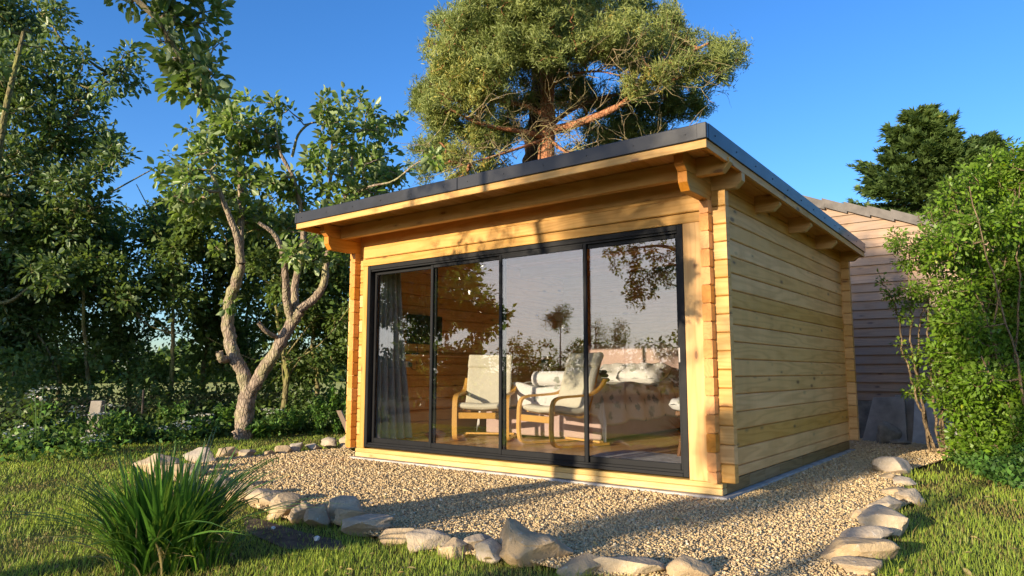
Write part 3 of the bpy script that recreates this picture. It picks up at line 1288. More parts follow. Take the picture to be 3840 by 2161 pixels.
a1 = armchair((-3.37, 1.20, FZ), math.atan2(0.33, 0.58), 'cream bentwood armchair further left, facing straight out of the glass doors')
a2 = armchair((-2.27, 1.16, FZ), math.atan2(-0.17, 0.56) - 0.04, 'cream bentwood armchair angled sideways directly in front of the bed')

bed = empty('double_bed', (-2.90, 2.75, FZ), 'pink plush divan bed with buttoned headboard and floral bedding behind the armchairs', 'bed')
m_ = MB()
m_.bbox(-3.75, -2.05, 1.66, 3.98, FZ + .03, 0.50, .015)
m_.build('divan_base', M['pink'], bed, bev=0.01)
m_ = MB()
m_.bbox(-3.76, -2.04, 3.99, 4.10, FZ, 1.385, .025)
hb = m_.build('headboard', M['pink'], bed, bev=0.015)
for i in range(7):
    for j in range(3):
        x = -3.60 + i * .235 + (.117 if j % 2 else 0)
        if x < -2.1:
            m_ = MB()
            m_.tube([(x, 3.992, 1.28 - j * .16), (x, 3.974, 1.28 - j * .16)], [.017, .011], 10)
            m_.build('button', M['button'], hb)


def soft(nx, ny, fn, thick, mat, name, parent):
    """closed cloth-like sheet from a height function fn(u,v)->xyz with thickness downwards"""
    U, Vv = np.meshgrid(np.linspace(0, 1, nx), np.linspace(0, 1, ny), indexing='ij')
    P = fn(U, Vv)
    B = P - np.array([0, 0, thick])
    n = nx * ny
    V = np.vstack([P.reshape(-1, 3), B.reshape(-1, 3)])
    F = []
    for i in range(nx - 1):
        for j in range(ny - 1):
            a = i * ny + j
            F.append((a, a + ny, a + ny + 1, a + 1))
            F.append((a + n, a + 1 + n, a + ny + 1 + n, a + ny + n))
    for i in range(nx - 1):
        a, b = i * ny, (i + 1) * ny
        F.append((a, a + n, b + n, b))
        a, b = a + ny - 1, b + ny - 1
        F.append((a, b, b + n, a + n))
    for j in range(ny - 1):
        F.append((j, j + 1, j + 1 + n, j + n))
        a = (nx - 1) * ny + j
        F.append((a, a + n, a + 1 + n, a + 1))
    return arr(name, V, F, mat, parent, smooth=True)


m_ = MB()
m_.bbox(-3.74, -2.06, 1.67, 3.97, 0.505, 0.74, .04)
m_.build('mattress', M['white_plastic'], bed, bev=0.03)


def duvet(U, V):
    w = 1.76
    x = -2.90 + (U - 0.5) * 3.0
    tp = V * 2.22
    y = 1.62 + np.maximum(tp - 0.27, 0)
    fh = np.maximum(0.27 - tp, 0)
    ex = np.maximum(np.abs(x + 2.90) - 0.86, 0)
    hang = ex * 1.0
    xx = -2.90 + np.sign(x + 2.90) * (np.minimum(np.abs(x + 2.90), 0.86) + ex * 0.10 + 0.025 * np.sin(y * 13) * np.minimum(ex * 4, 1))
    z = 0.80 + 0.035 * np.sin(x * 4.1 + y * 2) * np.sin(y * 5) + 0.015 * np.sin(x * 11 + y * 7) - hang * (0.60 + 0.035 * np.sin(y * 3.1 + 1)) - 0.02 * np.minimum(ex * 8, 1)
    z = z - fh * (0.95 + 0.10 * np.sin(x * 5)) * np.clip(1.3 - ex, .3, 1) - 0.12 * np.clip(fh * 4, 0, 1) * np.clip((x + 2.25) * 4, 0, 1)
    return np.stack([xx, y - fh * 0.06 - 0.012 * np.sin(x * 14) * np.clip(fh * 6, 0, 1), z], -1)


soft(60, 44, duvet, 0.035, M['floral'], 'duvet', bed)
cv = MB()
Q = smooth_path([(-3.02, 1.72, 0.87), (-2.97, 1.72, 0.87), (-2.7, 1.71, 0.875), (-2.45, 1.73, 0.87), (-2.2, 1.76, 0.86), (-2.14, 1.76, 0.86)], 5)
cv.tube(Q, np.r_[.04, .075, np.full(len(Q) - 4, .09), .075, .04], 14)
cv.build('rolled_throw', M['floral'], bed, smooth=True)


def pillow(loc, w, d, h, rz, tilt, label, mat='floral'):
    r = empty('pillow', loc, label, 'pillow', 'pillows on the bed', rz)
    n = 22
    U, V = np.meshgrid(np.linspace(-1, 1, n), np.linspace(-1, 1, n), indexing='ij')
    th = (np.clip(1 - U ** 4, 0, 1) * np.clip(1 - V ** 4, 0, 1)) ** 0.42
    pin = 1 - 0.07 * (U ** 2 * V ** 2) - 0.06 * ((1 - U ** 2) * V ** 8 + (1 - V ** 2) * U ** 8)
    X, Y = U * w / 2 * pin, V * d / 2 * pin
    Z = th * h / 2 + 0.008 * np.sin(U * 9 + V * 4)
    T = np.stack([X, Y * math.cos(tilt) - Z * math.sin(tilt), Y * math.sin(tilt) + Z * math.cos(tilt)], -1).reshape(-1, 3)
    Zb = -th * h / 2
    B = np.stack([X, Y * math.cos(tilt) - Zb * math.sin(tilt), Y * math.sin(tilt) + Zb * math.cos(tilt)], -1).reshape(-1, 3)
    F = []
    k = n * n
    for i in range(n - 1):
        for j in range(n - 1):
            a = i * n + j
            F.append((a, a + n, a + n + 1, a + 1))
            F.append((a + k, a + 1 + k, a + n + 1 + k, a + n + k))
    arr('pillow_case', np.vstack([T, B]), F, M[mat], r, smooth=True, world=False)
    return r


pillow((-2.44, 3.52, 0.94), 0.72, 0.46, 0.20, 0.0, 0.35, 'plump floral pillow lying in front at the right of the bed head')
pillow((-2.95, 3.72, 0.93), 0.70, 0.46, 0.18, 0.1, 0.5, 'floral pillow half hidden behind the plump front pillow')
m_ = MB()
for i, (z, s) in enumerate(((0.86, 1), (0.91, .93), (0.955, .85))):
    m_.bbox(-2.30 - .16 * s, -2.30 + .16 * s, 1.95 - .12 * s, 1.95 + .12 * s, z - .025, z + .022, .02)
tag(m_.build('folded_blanket', M['greenbl'], None, smooth=False, bev=0.012), 'folded olive blanket lying on the bed behind the angled armchair', 'blanket')

# television on the left wall
tv = empty('television', (-4.235, 0.985, 1.30), 'small black flat television mounted on the left cabin wall', 'television')
m_ = MB()
m_.bbox(-4.215, -4.178, 0.680, 1.290, 1.300, 1.665, .006)
m_.build('casing', M['black'], tv)
m_ = MB()
m_.box(-4.1778, -4.1760, 0.692, 1.278, 1.318, 1.655)
m_.build('screen', M['screen'], tv)
m_ = MB()
m_.bbox(-4.296, -4.2155, 0.90, 1.07, 1.42, 1.56, .004)
m_.build('wall_bracket', M['black'], tv)
m_ = MB()
m_.tube(smooth_path([(-4.20, 0.85, 1.30), (-4.21, 0.87, 1.25), (-4.23, 0.90, 1.20), (-4.25, 0.91, 1.175)]), .004, 6)
m_.build('power_cable', M['cable'], tv)
for y, ln, lb in ((0.70, .16, 'black remote control lying on the dado shelf nearest the curtain'), (0.885, .12, 'shorter black remote control on the dado shelf under the television')):
    m_ = MB()
    m_.bbox(-4.275, -4.235, y - ln / 2, y + ln / 2, 1.1725, 1.190, .004)
    rm = m_.build('remote_control', M['cable'], None)
    tag(rm, lb, 'remote control', 'remote controls on the shelf')
    m2 = MB()
    for i in range(4):
        m2.bbox(-4.262, -4.250, y - ln / 3 + i * ln / 5, y - ln / 3 + i * ln / 5 + .012, 1.1905, 1.193, .001)
    m2.build('keypad', M['grey_plastic'], rm)
so_ = empty('wall_socket', (-4.29, 0.76, 1.0), 'white double wall socket with a dark plug under the television', 'socket')
m_ = MB()
m_.bbox(-4.297, -4.268, 0.655, 0.815, 1.01, 1.083, .004)
m_.build('socket_box', M['white_plastic'], so_)
m_ = MB()
m_.bbox(-4.2675, -4.235, 0.775, 0.825, 1.018, 1.07, .008)
m_.build('plug', M['green_plug'], so_)
m_ = MB()
m_.tube(smooth_path([(-4.25, 0.80, 1.018), (-4.245, 0.83, 0.985), (-4.25, 0.90, 0.98), (-4.26, 0.92, 1.02), (-4.262, 0.915, 1.09)]), .004, 6)
m_.build('power_cable', M['cable'], so_)
so_ = empty('wall_socket', (-4.29, 3.73, 0.9), 'white wall socket box with conduit in the far left corner', 'socket')
m_ = MB()
m_.bbox(-4.297, -4.262, 3.63, 3.83, 1.045, 1.145, .005)
m_.build('socket_box', M['white_plastic'], so_)
m_ = MB()
m_.bbox(-4.297, -4.275, 3.705, 3.735, 0.935, 1.0445, .003)
m_.bbox(-4.297, -4.275, 3.705, 4.30, 0.91, 0.9345, .003)
m_.build('conduit', M['white_plastic'], so_)

ac = empty('air_conditioner', (-2.3, 4.33, 2.13), 'grey air conditioning unit high on the back wall', 'air conditioner')
m_ = MB()
m_.bbox(-2.66, -1.86, 4.10, 4.333, 2.14, 2.44, .03)
m_.build('casing', M['grey_plastic'], ac, bev=0.01)
m_ = MB()
m_.bbox(-2.58, -1.94, 4.092, 4.0995, 2.165, 2.19, .003)
m_.build('louvre', M['cable'], ac)

# curtain at the left end of the doors
cu = empty('curtain', (-4.18, 0.4, FZ), 'grey curtain drawn back at the left end of the glass doors', 'curtain')


def curt(U, V):
    y = 0.16 + U * (0.34 + 0.22 * (1 - V) ** 1.5)
    x = -4.15 + 0.045 * np.sin(U * 30 + V * 0.8) + 0.05 * (1 - V) * U
    z = FZ + 0.02 + V * 2.14
    return np.stack([x, y, z], -1)


def curt2(U, V):
    return curt(U, V)


U, V = np.meshgrid(np.linspace(0, 1, 50), np.linspace(0, 1, 24), indexing='ij')
P = curt(U, V)
P2 = P + np.array([0.004, 0, 0])
n = 50 * 24
F = []
for i in range(49):
    for j in range(23):
        a = i * 24 + j
        F.append((a, a + 24, a + 25, a + 1))
        F.append((a + n, a + 1 + n, a + 25 + n, a + 24 + n))
arr('curtain_cloth', np.vstack([P.reshape(-1, 3), P2.reshape(-1, 3)]), F, M['grey_cloth'], cu, smooth=True)
m_ = MB()
m_.tube([(-4.15, 0.115, 2.315), (-4.15, 0.72, 2.315)], .012, 8)
m_.build('curtain_rail', M['black'], cu)

rg = MB()
rg.prism([(-1.46, 0.62), (-1.40, 1.02), (-0.45, 0.93), (-0.42, 0.30), (-1.40, 0.26)], 2, FZ + .001, FZ + .022)
tag(rg.build('floor_rug', M['rug'], None, bev=0.006), 'fluffy pale grey rug on the floor just inside the right door', 'rug')

stl = empty('stool', (-0.62, 1.0, FZ), 'dark wooden stool with splayed legs beside the right end of the doors', 'stool')
m_ = MB()
m_.bbox(-0.76, -0.34, 0.84, 1.20, 0.545, 0.585, .006, nl())
m_.build('seat', M['dark_wood'], stl)
for sx in (-1, 1):
    for sy in (-1, 1):
        m_ = MB()
        m_.tube([(-0.55 + sx * .20, 1.02 + sy * .16, FZ), (-0.55 + sx * .14, 1.02 + sy * .11, 0.544)], [.017, .020], 8, nl())
        m_.build('leg', M['dark_wood'], stl)
m_ = MB()
m_.tube([(-0.73, 0.88, 0.24), (-0.37, 0.88, 0.24)], .012, 8, nl())
m_.build('stretcher', M['dark_wood'], stl)
cs = pillow((-0.62, 1.02, 0.655), 0.46, 0.40, 0.14, 0.1, 0.05, 'white floral cushion lying on the dark stool')
cs['category'] = 'cushion'
del cs['group']
cs.name = 'cushion'


# ------------------------------------------------------------------ shed behind
shed = empty('timber_shed', (0, 7.2, -0.12), 'old shed of weathered horizontal boards with tiled roof behind the cabin', 'shed')
YS = 7.2
XS0, XS1 = -4.0, 3.2


def sroof(x):
    return 3.81 - (x + 0.744) * 0.33


m_ = MB()
z = 0.50
while z < 5.6:
    z1 = z + 0.150
    # boards stop under the raking roof edge
    xe = min(XS1, -0.744 + (3.81 - 0.07 - z1) / 0.33)
    x0 = XS0
    if xe - x0 < .1:
        break
    cuts = [x0] + (sorted(rng.uniform(x0 + .5, xe - .3, 1 + int(rng.random() < .5))) if xe - x0 > 1.2 else []) + [xe]
    for a, b in zip(cuts[:-1], cuts[1:]):
        l = nl()
        zr = z1 + .150 if b == xe else z1
        m_.add([(a, YS - .034, z), (b, YS - .034, z), (b, YS - .004, z1), (a, YS - .004, z1), (a, YS + .01, z), (b, YS + .01, z), (b, YS + .01, z1), (a, YS + .01, z1)],
               [(0, 1, 2, 3), (0, 4, 5, 1), (3, 2, 6, 7), (1, 5, 6, 2), (0, 3, 7, 4)], l)
    if xe < XS1:
        xa = min(XS1, -0.744 + (3.81 - 0.07 - z) / 0.33)
        m_.add([(xe, YS - .034, z), (xa, YS - .034, z), (xe, YS - .004, z1), (xe, YS + .01, z), (xa, YS + .01, z), (xe, YS + .01, z1)], [(0, 1, 2), (0, 3, 4, 1), (1, 4, 5, 2)], l)
    z = z1 - .004
m_.build('cladding', M['shed_x'], shed)
m_ = MB()
m_.prism([(XS0, -0.3), (XS1, -0.3), (XS1, sroof(XS1) - .12), (XS0, sroof(XS0) - .12)], 1, YS + .012, YS + 4.0)
m_.build('wall', M['dark_wood'], shed)
m_ = MB()
m_.bbox(XS0, XS1, YS - .03, YS + .010, -0.3, 0.495, .01)
m_.build('plinth', M['oldconc'], shed)
rt = MB()
x = -4.3
while x < 3.5:
    x1 = x + 0.345
    za, zb = sroof(x) + .055, sroof(x1 + .04) + .015
    rt.prism([(x, za - .15), (x1 + .04, zb - .15), (x1 + .04, zb), (x, za)], 1, YS - .09 - .004 * (len(rt.l) // 6 % 2), YS + 4.1, nl())
    x = x1
rt.build('tiled_roof', M['roof_tile'], shed)
for i, (x, w, h, lean, mt, lab) in enumerate((
        (-0.02, 0.62, 0.68, .20, 'slabm', 'dark square paving slab leaning on the shed nearest the cabin corner'),
        (0.36, 0.60, 0.70, .14, 'slabm', 'mid grey paving slab leaning behind the broken stone block'),
        (0.66, 0.62, 0.72, .22, 'concrete', 'pale paving slab leaning on the shed beside the shrub stems'))):
    m_ = MB()
    yb = 6.55 if i != 1 else 6.75
    ztop = -0.10 + h
    m_.add([(x - w / 2, yb, -.12), (x + w / 2, yb, -.12), (x + w / 2 - .03, yb + lean, ztop), (x - w / 2 + (.16 if i == 0 else .05), yb + lean, ztop - (.0 if i else .02)),
            (x - w / 2, yb + .05, -.12), (x + w / 2, yb + .05, -.12), (x + w / 2 - .03, yb + lean + .05, ztop), (x - w / 2 + (.16 if i == 0 else .05), yb + lean + .05, ztop - (.0 if i else .02))],
           [(0, 1, 2, 3), (4, 7, 6, 5), (0, 4, 5, 1), (1, 5, 6, 2), (2, 6, 7, 3), (3, 7, 4, 0)])
    tag(m_.build('paving_slab', M[mt], None, bev=0.008), lab, 'paving slab', 'paving slabs leaning on the shed')

# ------------------------------------------------------------------ stones
import bmesh


def rock(name, c, w, d, h, seed, label, rz=0.0, group='stones edging the gravel', mat='stone', spiky=False):
    r = np.random.default_rng(seed)
    bm = bmesh.new()
    bmesh.ops.create_icosphere(bm, subdivisions=4, radius=1)
    V = np.array([v.co[:] for v in bm.verts])
    F = np.array([[v.index for v in f.verts] for f in bm.faces])
    bm.free()
    for _ in range(15):
        n = unit(r.normal(0, 1, 3) * np.array([1, 1, 0.9]))
        dd = r.uniform(0.46, 0.82)
        V -= np.maximum(0, V @ n - dd)[:, None] * n * 0.94
    ph = r.uniform(0, 6, 6)
    ns = 0.045 * (np.sin(V[:, 0] * 4 + ph[0]) * np.sin(V[:, 1] * 5 + ph[1]) + np.sin(V[:, 2] * 6 + ph[2] + V[:, 0] * 3) * 0.7)
    fine = r.normal(0, 0.008, len(V))
    V = V * (1 + ns + fine)[:, None]
    # layered ledges of limestone
    V[:, :2] *= (1 + 0.025 * np.sign(np.sin(V[:, 2:3] * 9 + ph[3])))
    if spiky:
        t = np.clip(V[:, 2], 0, 2)
        V[:, 2] += 0.55 * np.exp(-((V[:, 0] + 0.45) / 0.28) ** 2) * t + 0.15 * np.exp(-((V[:, 0] - 0.62) / 0.2) ** 2) * t - 0.35 * np.exp(-((V[:, 0] - 0.15) / 0.3) ** 2) * t
    lo, hi = V.min(0), V.max(0)
    V = (V - (lo + hi) / 2) / (hi - lo)
    V *= np.array([w, d, h])
    ca, sa = math.cos(rz), math.sin(rz)
    V = np.stack([V[:, 0] * ca - V[:, 1] * sa, V[:, 0] * sa + V[:, 1] * ca, V[:, 2] + h * 0.30], 1)
    o = arr(name, V, F, M[mat], None, smooth=False)
    o.location = tuple(float(q) for q in c)
    me = o.data
    me.polygons.foreach_set('use_smooth', np.ones(len(me.polygons), dtype=bool))
    try:
        me.set_sharp_from_angle(angle=math.radians(32))
    except Exception:
        pass
    return tag(o, label, 'stone', group)


CAMYAW = math.atan2(RT[1], RT[0])
# x, y of the base centre, width, height as seen (2576 wide picture), label
ST = [
    (378, 1196, 112, 46, 'long flat cream stone at the far left tip of the gravel'),
    (440, 1206, 120, 34, 'low slab stone tucked in front of the long flat cream stone, behind the sedge'),
    (492, 1166, 76, 34, 'cream stone just right of the far left tip, behind the sedge blades'),
    (565, 1153, 54, 24, 'square buff stone in the back row of the gravel edge'),
    (612, 1151, 40, 17, 'low brown stone right of the square buff stone in the back row'),
    (668, 1148, 34, 13, 'small flat pinkish stone in the middle of the back row'),
    (706, 1144, 36, 20, 'tilted reddish stone in the middle of the back row'),
    (738, 1140, 32, 23, 'upright reddish stone behind the tilted one in the back row'),
    (782, 1136, 36, 18, 'small brown stone left of the blocky pale one in the back row'),
    (824, 1131, 40, 26, 'blocky pale stone near the left corner of the cabin'),
    (874, 1130, 62, 12, 'thin flat slab stone lying before the lichened stone'),
    (882, 1122, 56, 30, 'rounded lichened stone touching the left corner of the cabin'),
    (545, 1236, 70, 34, 'half hidden pale stone behind the tips of the sedge'),
    (596, 1258, 70, 40, 'weathered stone at the right edge of the sedge clump'),
    (648, 1276, 92, 46, 'long rounded grey stone right of the sedge clump'),
    (700, 1303, 76, 62, 'tall boulder shaped stone with rounded top, grey brown'),
    (752, 1312, 66, 48, 'orange brown stone leaning right of the tall rounded boulder'),
    (790, 1322, 64, 52, 'pointed pinkish stone leaning on the orange brown stone'),
    (858, 1306, 96, 58, 'big tan stone topping the front row beside the pointed stone'),
    (880, 1324, 84, 44, 'bluish stone wedged below the big tan stone'),
    (918, 1346, 118, 46, 'wide grey slab stone in the middle of the front row'),
    (1006, 1363, 104, 38, 'low greenish brown stone sunk in the lawn edge'),
    (1078, 1384, 112, 50, 'block of yellowish stone with a knobbly face'),
    (1136, 1398, 78, 42, 'squat grey stone left of the pale sloping stone'),
    (1190, 1390, 86, 46, 'dull bluish stone behind the pale sloping stone'),
    (1232, 1412, 72, 54, 'pale sloping stone leaning on the jagged white stone'),
    (1340, 1418, 190, 104, 'jagged pale stone with two peaks, largest of the border'),
    (1462, 1450, 104, 50, 'grey brown stone right of the jagged pale stone'),
    (1590, 1452, 178, 48, 'long low bluish stone in the near front row'),
    (1752, 1456, 136, 58, 'rounded golden stone at the bottom edge of the photo'),
    (2262, 1195, 84, 46, 'uppermost stone of the right row, big and flat beneath the shrub'),
    (2240, 1208, 34, 18, 'small stone tucked below the uppermost stone on the right'),
    (2282, 1222, 58, 24, 'flat pale stone second down in the right row'),
    (2280, 1252, 74, 26, 'thin layered stone in the right row'),
    (2304, 1266, 80, 38, 'tan stone sticking out towards the right lawn'),
    (2234, 1288, 98, 40, 'pinkish sandstone block in the right row'),
    (2186, 1312, 72, 34, 'small grey stone on the gravel side of the big grey boulder'),
    (2248, 1352, 130, 72, 'big grey boulder with a cracked right end, right row'),
    (2196, 1372, 128, 50, 'smooth golden boulder below the big grey boulder'),
    (2186, 1424, 172, 66, 'wide pinkish slab stone low in the right row'),
    (2180, 1452, 120, 46, 'lowest grey stone of the right row, cut by the frame'),
]
stone_xy = []
for i, (x, y, w, h, lab) in enumerate(ST):
    P = gz(x, y - 2)
    dpt = depth(P)
    ww = w * dpt / FOC * 1.14
    hh = h * dpt / FOC * (1.45 if i < 13 else 1.2)
    dd = max(0.5 * ww, min(ww, 0.9 * hh + .08))
    c = P + np.array([FW[0], FW[1], 0]) * dd * 0.42
    c[2] = -0.045
    stone_xy.append(c[:2].copy())
    rock('edging_stone', c, ww, dd, hh, 100 + i, lab, CAMYAW + rng.uniform(-.25, .25), spiky=(i == 26))
# broken block by the shed
P = gz(2228, 1106)
rock('broken_block', (0.12, 6.20, -0.10), 0.36, 0.22, 0.42, 991, 'broken upright stone block standing before the leaning slabs', CAMYAW, None, 'oldconc')
rock('flat_stone', (0.26, 6.05, -0.08), 0.30, 0.16, 0.10, 992, 'dark flat stone lying on gravel before the broken block', CAMYAW, None, 'oldconc')
rock('white_pebble', (*gz(686, 1332)[:2], -0.03), 0.035, 0.03, 0.025, 993, 'small white pebble on bare soil left of the other', 0, 'white pebbles on the soil', 'white_plastic')
rock('white_pebble', (*gz(796, 1358)[:2], -0.03), 0.04, 0.03, 0.03, 994, 'small white pebble on soil below the pointed stone', 0, 'white pebbles on the soil', 'white_plastic')

# ------------------------------------------------------------------ ground
g_ = MB()
gr = bpy.data.meshes.new('lawn')
NR, NA = 60, 72
rr = np.concatenate([[0], np.geomspace(1.0, 1500, NR)])
V = [(-2.0, 0.0, -0.06)]
for r in rr[1:]:
    for a in range(NA):
        t = 2 * math.pi * a / NA
        x, y = -2 + r * math.cos(t), r * math.sin(t)
        z = -0.06
        if y > 5:
            z -= min(0.12, (y - 5) * .05) if -6 < x < 3 else 0
        V.append((x, y, z))
F = [[0, 1 + a, 1 + (a + 1) % NA] for a in range(NA)]
for i in range(NR - 1):
    for a in range(NA):
        p0 = 1 + i * NA + a
        p1 = 1 + i * NA + (a + 1) % NA
        F.append([p0, p0 + NA, p1 + NA, p1])
gr.from_pydata(V, [], F)
tag(link('lawn_ground', gr, M['ground'], None, True), kind='structure')

GP = [(-4.5, 0.25)] + [tuple(gz(x, y)[:2]) for x, y in ((872, 1128), (780, 1134), (668, 1146), (560, 1150), (480, 1165), (392, 1190), (450, 1212), (540, 1236), (640, 1272), (700, 1300), (760, 1308), (860, 1318), (930, 1345), (1006, 1358), (1080, 1378), (1190, 1395), (1330, 1412), (1460, 1445), (1600, 1450), (1750, 1456))] + \
     [(0.55, -3.0), (1.3, -2.6), (1.5, -2.0)] + [tuple(gz(x, y)[:2]) for x, y in ((2190, 1430), (2200, 1370), (2240, 1330), (2240, 1285), (2300, 1262), (2280, 1240), (2262, 1190))] + [(1.15, 4.9), (1.3, 6.0), (1.4, 7.1), (-5.2, 7.1), (-5.0, 5), (-4.5, 4.6)]
GP = np.array(GP)


def inside(P, poly):
    x, y = P[:, 0], P[:, 1]
    c = np.zeros(len(P), bool)
    n = len(poly)
    j = n - 1
    for i in range(n):
        xi, yi = poly[i]
        xj, yj = poly[j]
        k = ((yi > y) != (yj > y)) & (x < (xj - xi) * (y - yi) / (yj - yi + 1e-12) + xi)
        c ^= k
        j = i
    return c


def gzz(y):
    return -0.032 - np.clip((y - 4.6) * 0.035, 0, 0.09)


# gravel bed as a gridded sheet clipped to its outline
bm = bmesh.new()
xs = np.arange(-5.6, 2.4, 0.16)
ys = np.arange(-3.4, 7.3, 0.16)
vs = [bm.verts.new((p[0], p[1], gzz(p[1]))) for p in GP]
bm.faces.new(vs)
bmesh.ops.triangulate(bm, faces=bm.faces[:])
me = bpy.data.meshes.new('gravel_bed')
bm.to_mesh(me)
bm.free()
tag(link('gravel_bed', me, M['gravel']), kind='structure')
SP = np.array([tuple(gz(x, y)[:2]) for x, y in ((610, 1290), (660, 1300), (760, 1330), (860, 1352), (870, 1376), (720, 1372), (620, 1330))])
bm = bmesh.new()
bm.faces.new([bm.verts.new((p[0], p[1], -0.050)) for p in SP])
me = bpy.data.meshes.new('bare_soil')
bm.to_mesh(me)
bm.free()
tag(link('bare_soil', me, M['soil']), kind='structure')


def polar(n, r0, r1, p=1.0, half=math.radians(50), yaw=None):
    """points round the camera foot whose density falls with distance"""
    yaw = math.atan2(FW[1], FW[0]) if yaw is None else yaw
    a = yaw + rng.uniform(-half, half, n)
    u = rng.random(n)
    r = r0 * (r1 / r0) ** u if p == 1.0 else (r0 ** p + u * (r1 ** p - r0 ** p)) ** (1 / p)
    return np.stack([CAM[0] + r * np.cos(a), CAM[1] + r * np.sin(a)], 1), r


# pebbles
P, r = polar(420000, 2.6, 12.8, 0.35)
ok = inside(P, GP) & ~((P[:, 0] > -4.33) & (P[:, 0] < 0.02) & (P[:, 1] > -0.01) & (P[:, 1] < 4.33))
P, r = P[ok], r[ok]
n = len(P)
s = 0.0066 * (1 + np.clip(r - 4, 0, 8) * 0.085) * rng.lognormal(0, 0.28, n)
base = np.array([(x, y, z) for z in (-1, 1) for y in (-1, 1) for x in (-1, 1)], float) * 0.72
V = base[None] * (1 + rng.normal(0, 0.26, (n, 8, 3)))
V *= np.stack([np.ones(n), rng.uniform(0.6, 0.95, n), rng.uniform(0.36, 0.6, n)], 1)[:, None]
q = unit(rng.normal(0, 1, (n, 4)) * np.array([1.6, .5, .5, 1.6]))
w_, x_, y_, z_ = q.T
RM = np.stack([1 - 2 * (y_ ** 2 + z_ ** 2), 2 * (x_ * y_ - z_ * w_), 2 * (x_ * z_ + y_ * w_), 2 * (x_ * y_ + z_ * w_), 1 - 2 * (x_ ** 2 + z_ ** 2), 2 * (y_ * z_ - x_ * w_), 2 * (x_ * z_ - y_ * w_), 2 * (y_ * z_ + x_ * w_), 1 - 2 * (x_ ** 2 + y_ ** 2)], 1).reshape(n, 3, 3)
V = np.einsum('nij,nkj->nki', RM, V) * s[:, None, None]
V += np.stack([P[:, 0], P[:, 1], gzz(P[:, 1]) + s * 0.25 + rng.uniform(-.002, .009, n)], 1)[:, None]
q6 = np.array([(0, 2, 3, 1), (4, 5, 7, 6), (0, 1, 5, 4), (2, 6, 7, 3), (0, 4, 6, 2), (1, 3, 7, 5)])
F = (np.arange(n)[:, None, None] * 8 + q6[None]).reshape(-1, 4)
pv = np.clip(rng.normal(0.5, 0.24, n), 0, 1)
tag(arr('gravel', V.reshape(-1, 3), F, M['pebble'], None, var=np.repeat(pv, 6)), kind='stuff')

# lawn blades
P, r = polar(330000, 1.5, 17, 0.25, math.radians(47))
ok = ~inside(P, GP) & ~((P[:, 0] > -4.4) & (P[:, 0] < 0.1) & (P[:, 1] > -0.1) & (P[:, 1] < 4.5)) & (P[:, 1] < 7.0)
sp = inside(P, SP)
ok &= ~(sp & (rng.random(len(P)) < 0.70))
hx = -8.6 - 0.0 * P[:, 1]
ok &= (P[:, 0] > -9.6) | (rng.random(len(P)) < 0.3)
ok &= ~((P[:, 0] > 0.6) & (P[:, 1] > 2.9) & (rng.random(len(P)) < 0.8))
P, r = P[ok], r[ok]
TU = []
for (cx_, cy_), q in zip(stone_xy, ST):
    w_ = q[2] * depth((cx_, cy_, 0)) / FOC * .62
    a_ = rng.uniform(0, 2 * np.pi, 90)
    rr_ = w_ * rng.uniform(.55, 1.15, 90)
    TU.append(np.stack([cx_ + rr_ * np.cos(a_), cy_ + rr_ * np.sin(a_)], 1))
TU = np.vstack(TU)
TU = TU[~inside(TU, GP)]
n_lawn = len(P)
P = np.vstack([P, TU])
r = np.r_[r, np.linalg.norm(TU - CAM[:2], axis=1)]
n = len(P)
patch = np.sin(P[:, 0] * 2.3 + 1.2 * np.sin(P[:, 1] * 1.9)) * np.sin(P[:, 1] * 2.7 + np.sin(P[:, 0] * 3.1)) + 0.5 * np.sin(P[:, 0] * 7.1 + P[:, 1] * 5.3)
tall = np.clip(1 + 0.35 * patch + rng.normal(0, 0.3, n), 0.35, 2.2)
right = (P[:, 0] > 1.0)
h = 0.029 * tall * np.where(right, 1.25, 1.0)
h[n_lawn:] *= 1.9
wd = 0.0026 * np.maximum(1, r / 3.0) ** 0.85 * rng.uniform(0.7, 1.3, n)
hd_ = rng.uniform(0, 2 * np.pi, n)
lean = rng.uniform(0.2, 1.25, n)
dx, dy = np.cos(hd_), np.sin(hd_)
B = np.stack([P[:, 0], P[:, 1], np.full(n, -0.060)], 1)
D1 = np.stack([dx * lean * 0.4, dy * lean * 0.4, np.ones(n)], 1)
mid = B + D1 * (h * 0.55)[:, None]
tip = mid + np.stack([dx * lean, dy * lean, np.full(n, 0.75)], 1) * (h * 0.6)[:, None]
S = np.stack([-dy, dx, np.zeros(n)], 1) * (wd / 2)[:, None]
V = np.stack([B - S, B + S, mid + S * 0.8, mid - S * 0.8, tip], 1).reshape(-1, 3)
i5 = np.arange(n) * 5
F = np.concatenate([np.stack([i5, i5 + 1, i5 + 2, i5 + 3], 1), np.stack([i5 + 3, i5 + 2, i5 + 4, i5 + 4], 1)])
F2 = np.stack([i5 + 3, i5 + 2, i5 + 4], 1)
# two tris per quad so that every face is a triangle
F = np.concatenate([np.stack([i5, i5 + 1, i5 + 2], 1), np.stack([i5, i5 + 2, i5 + 3], 1), F2])
gv = np.clip(0.52 + 0.22 * patch + rng.normal(0, 0.17, n), 0, 1)
gv = np.where(rng.random(n) < 0.07, rng.uniform(0, 0.2, n), gv)
tag(arr('grass', V, F, M['grass'], None, var=np.concatenate([gv] * 3)), kind='stuff')


# ------------------------------------------------------------------ trees
def apple_foliage(t, root, per, spread, L, mat='apple', scale=0.6, tipn=5, six=True, ratio=0.56, fold=0.22, start=0.35):
    P, D, N, l, w = t.twig_leaves(per, spread, L, ratio, start=start, tipn=tipn)
    return leaf_obj('crown', P, D, N, l, w, M[mat], root, pvar(P, scale), six, fold)


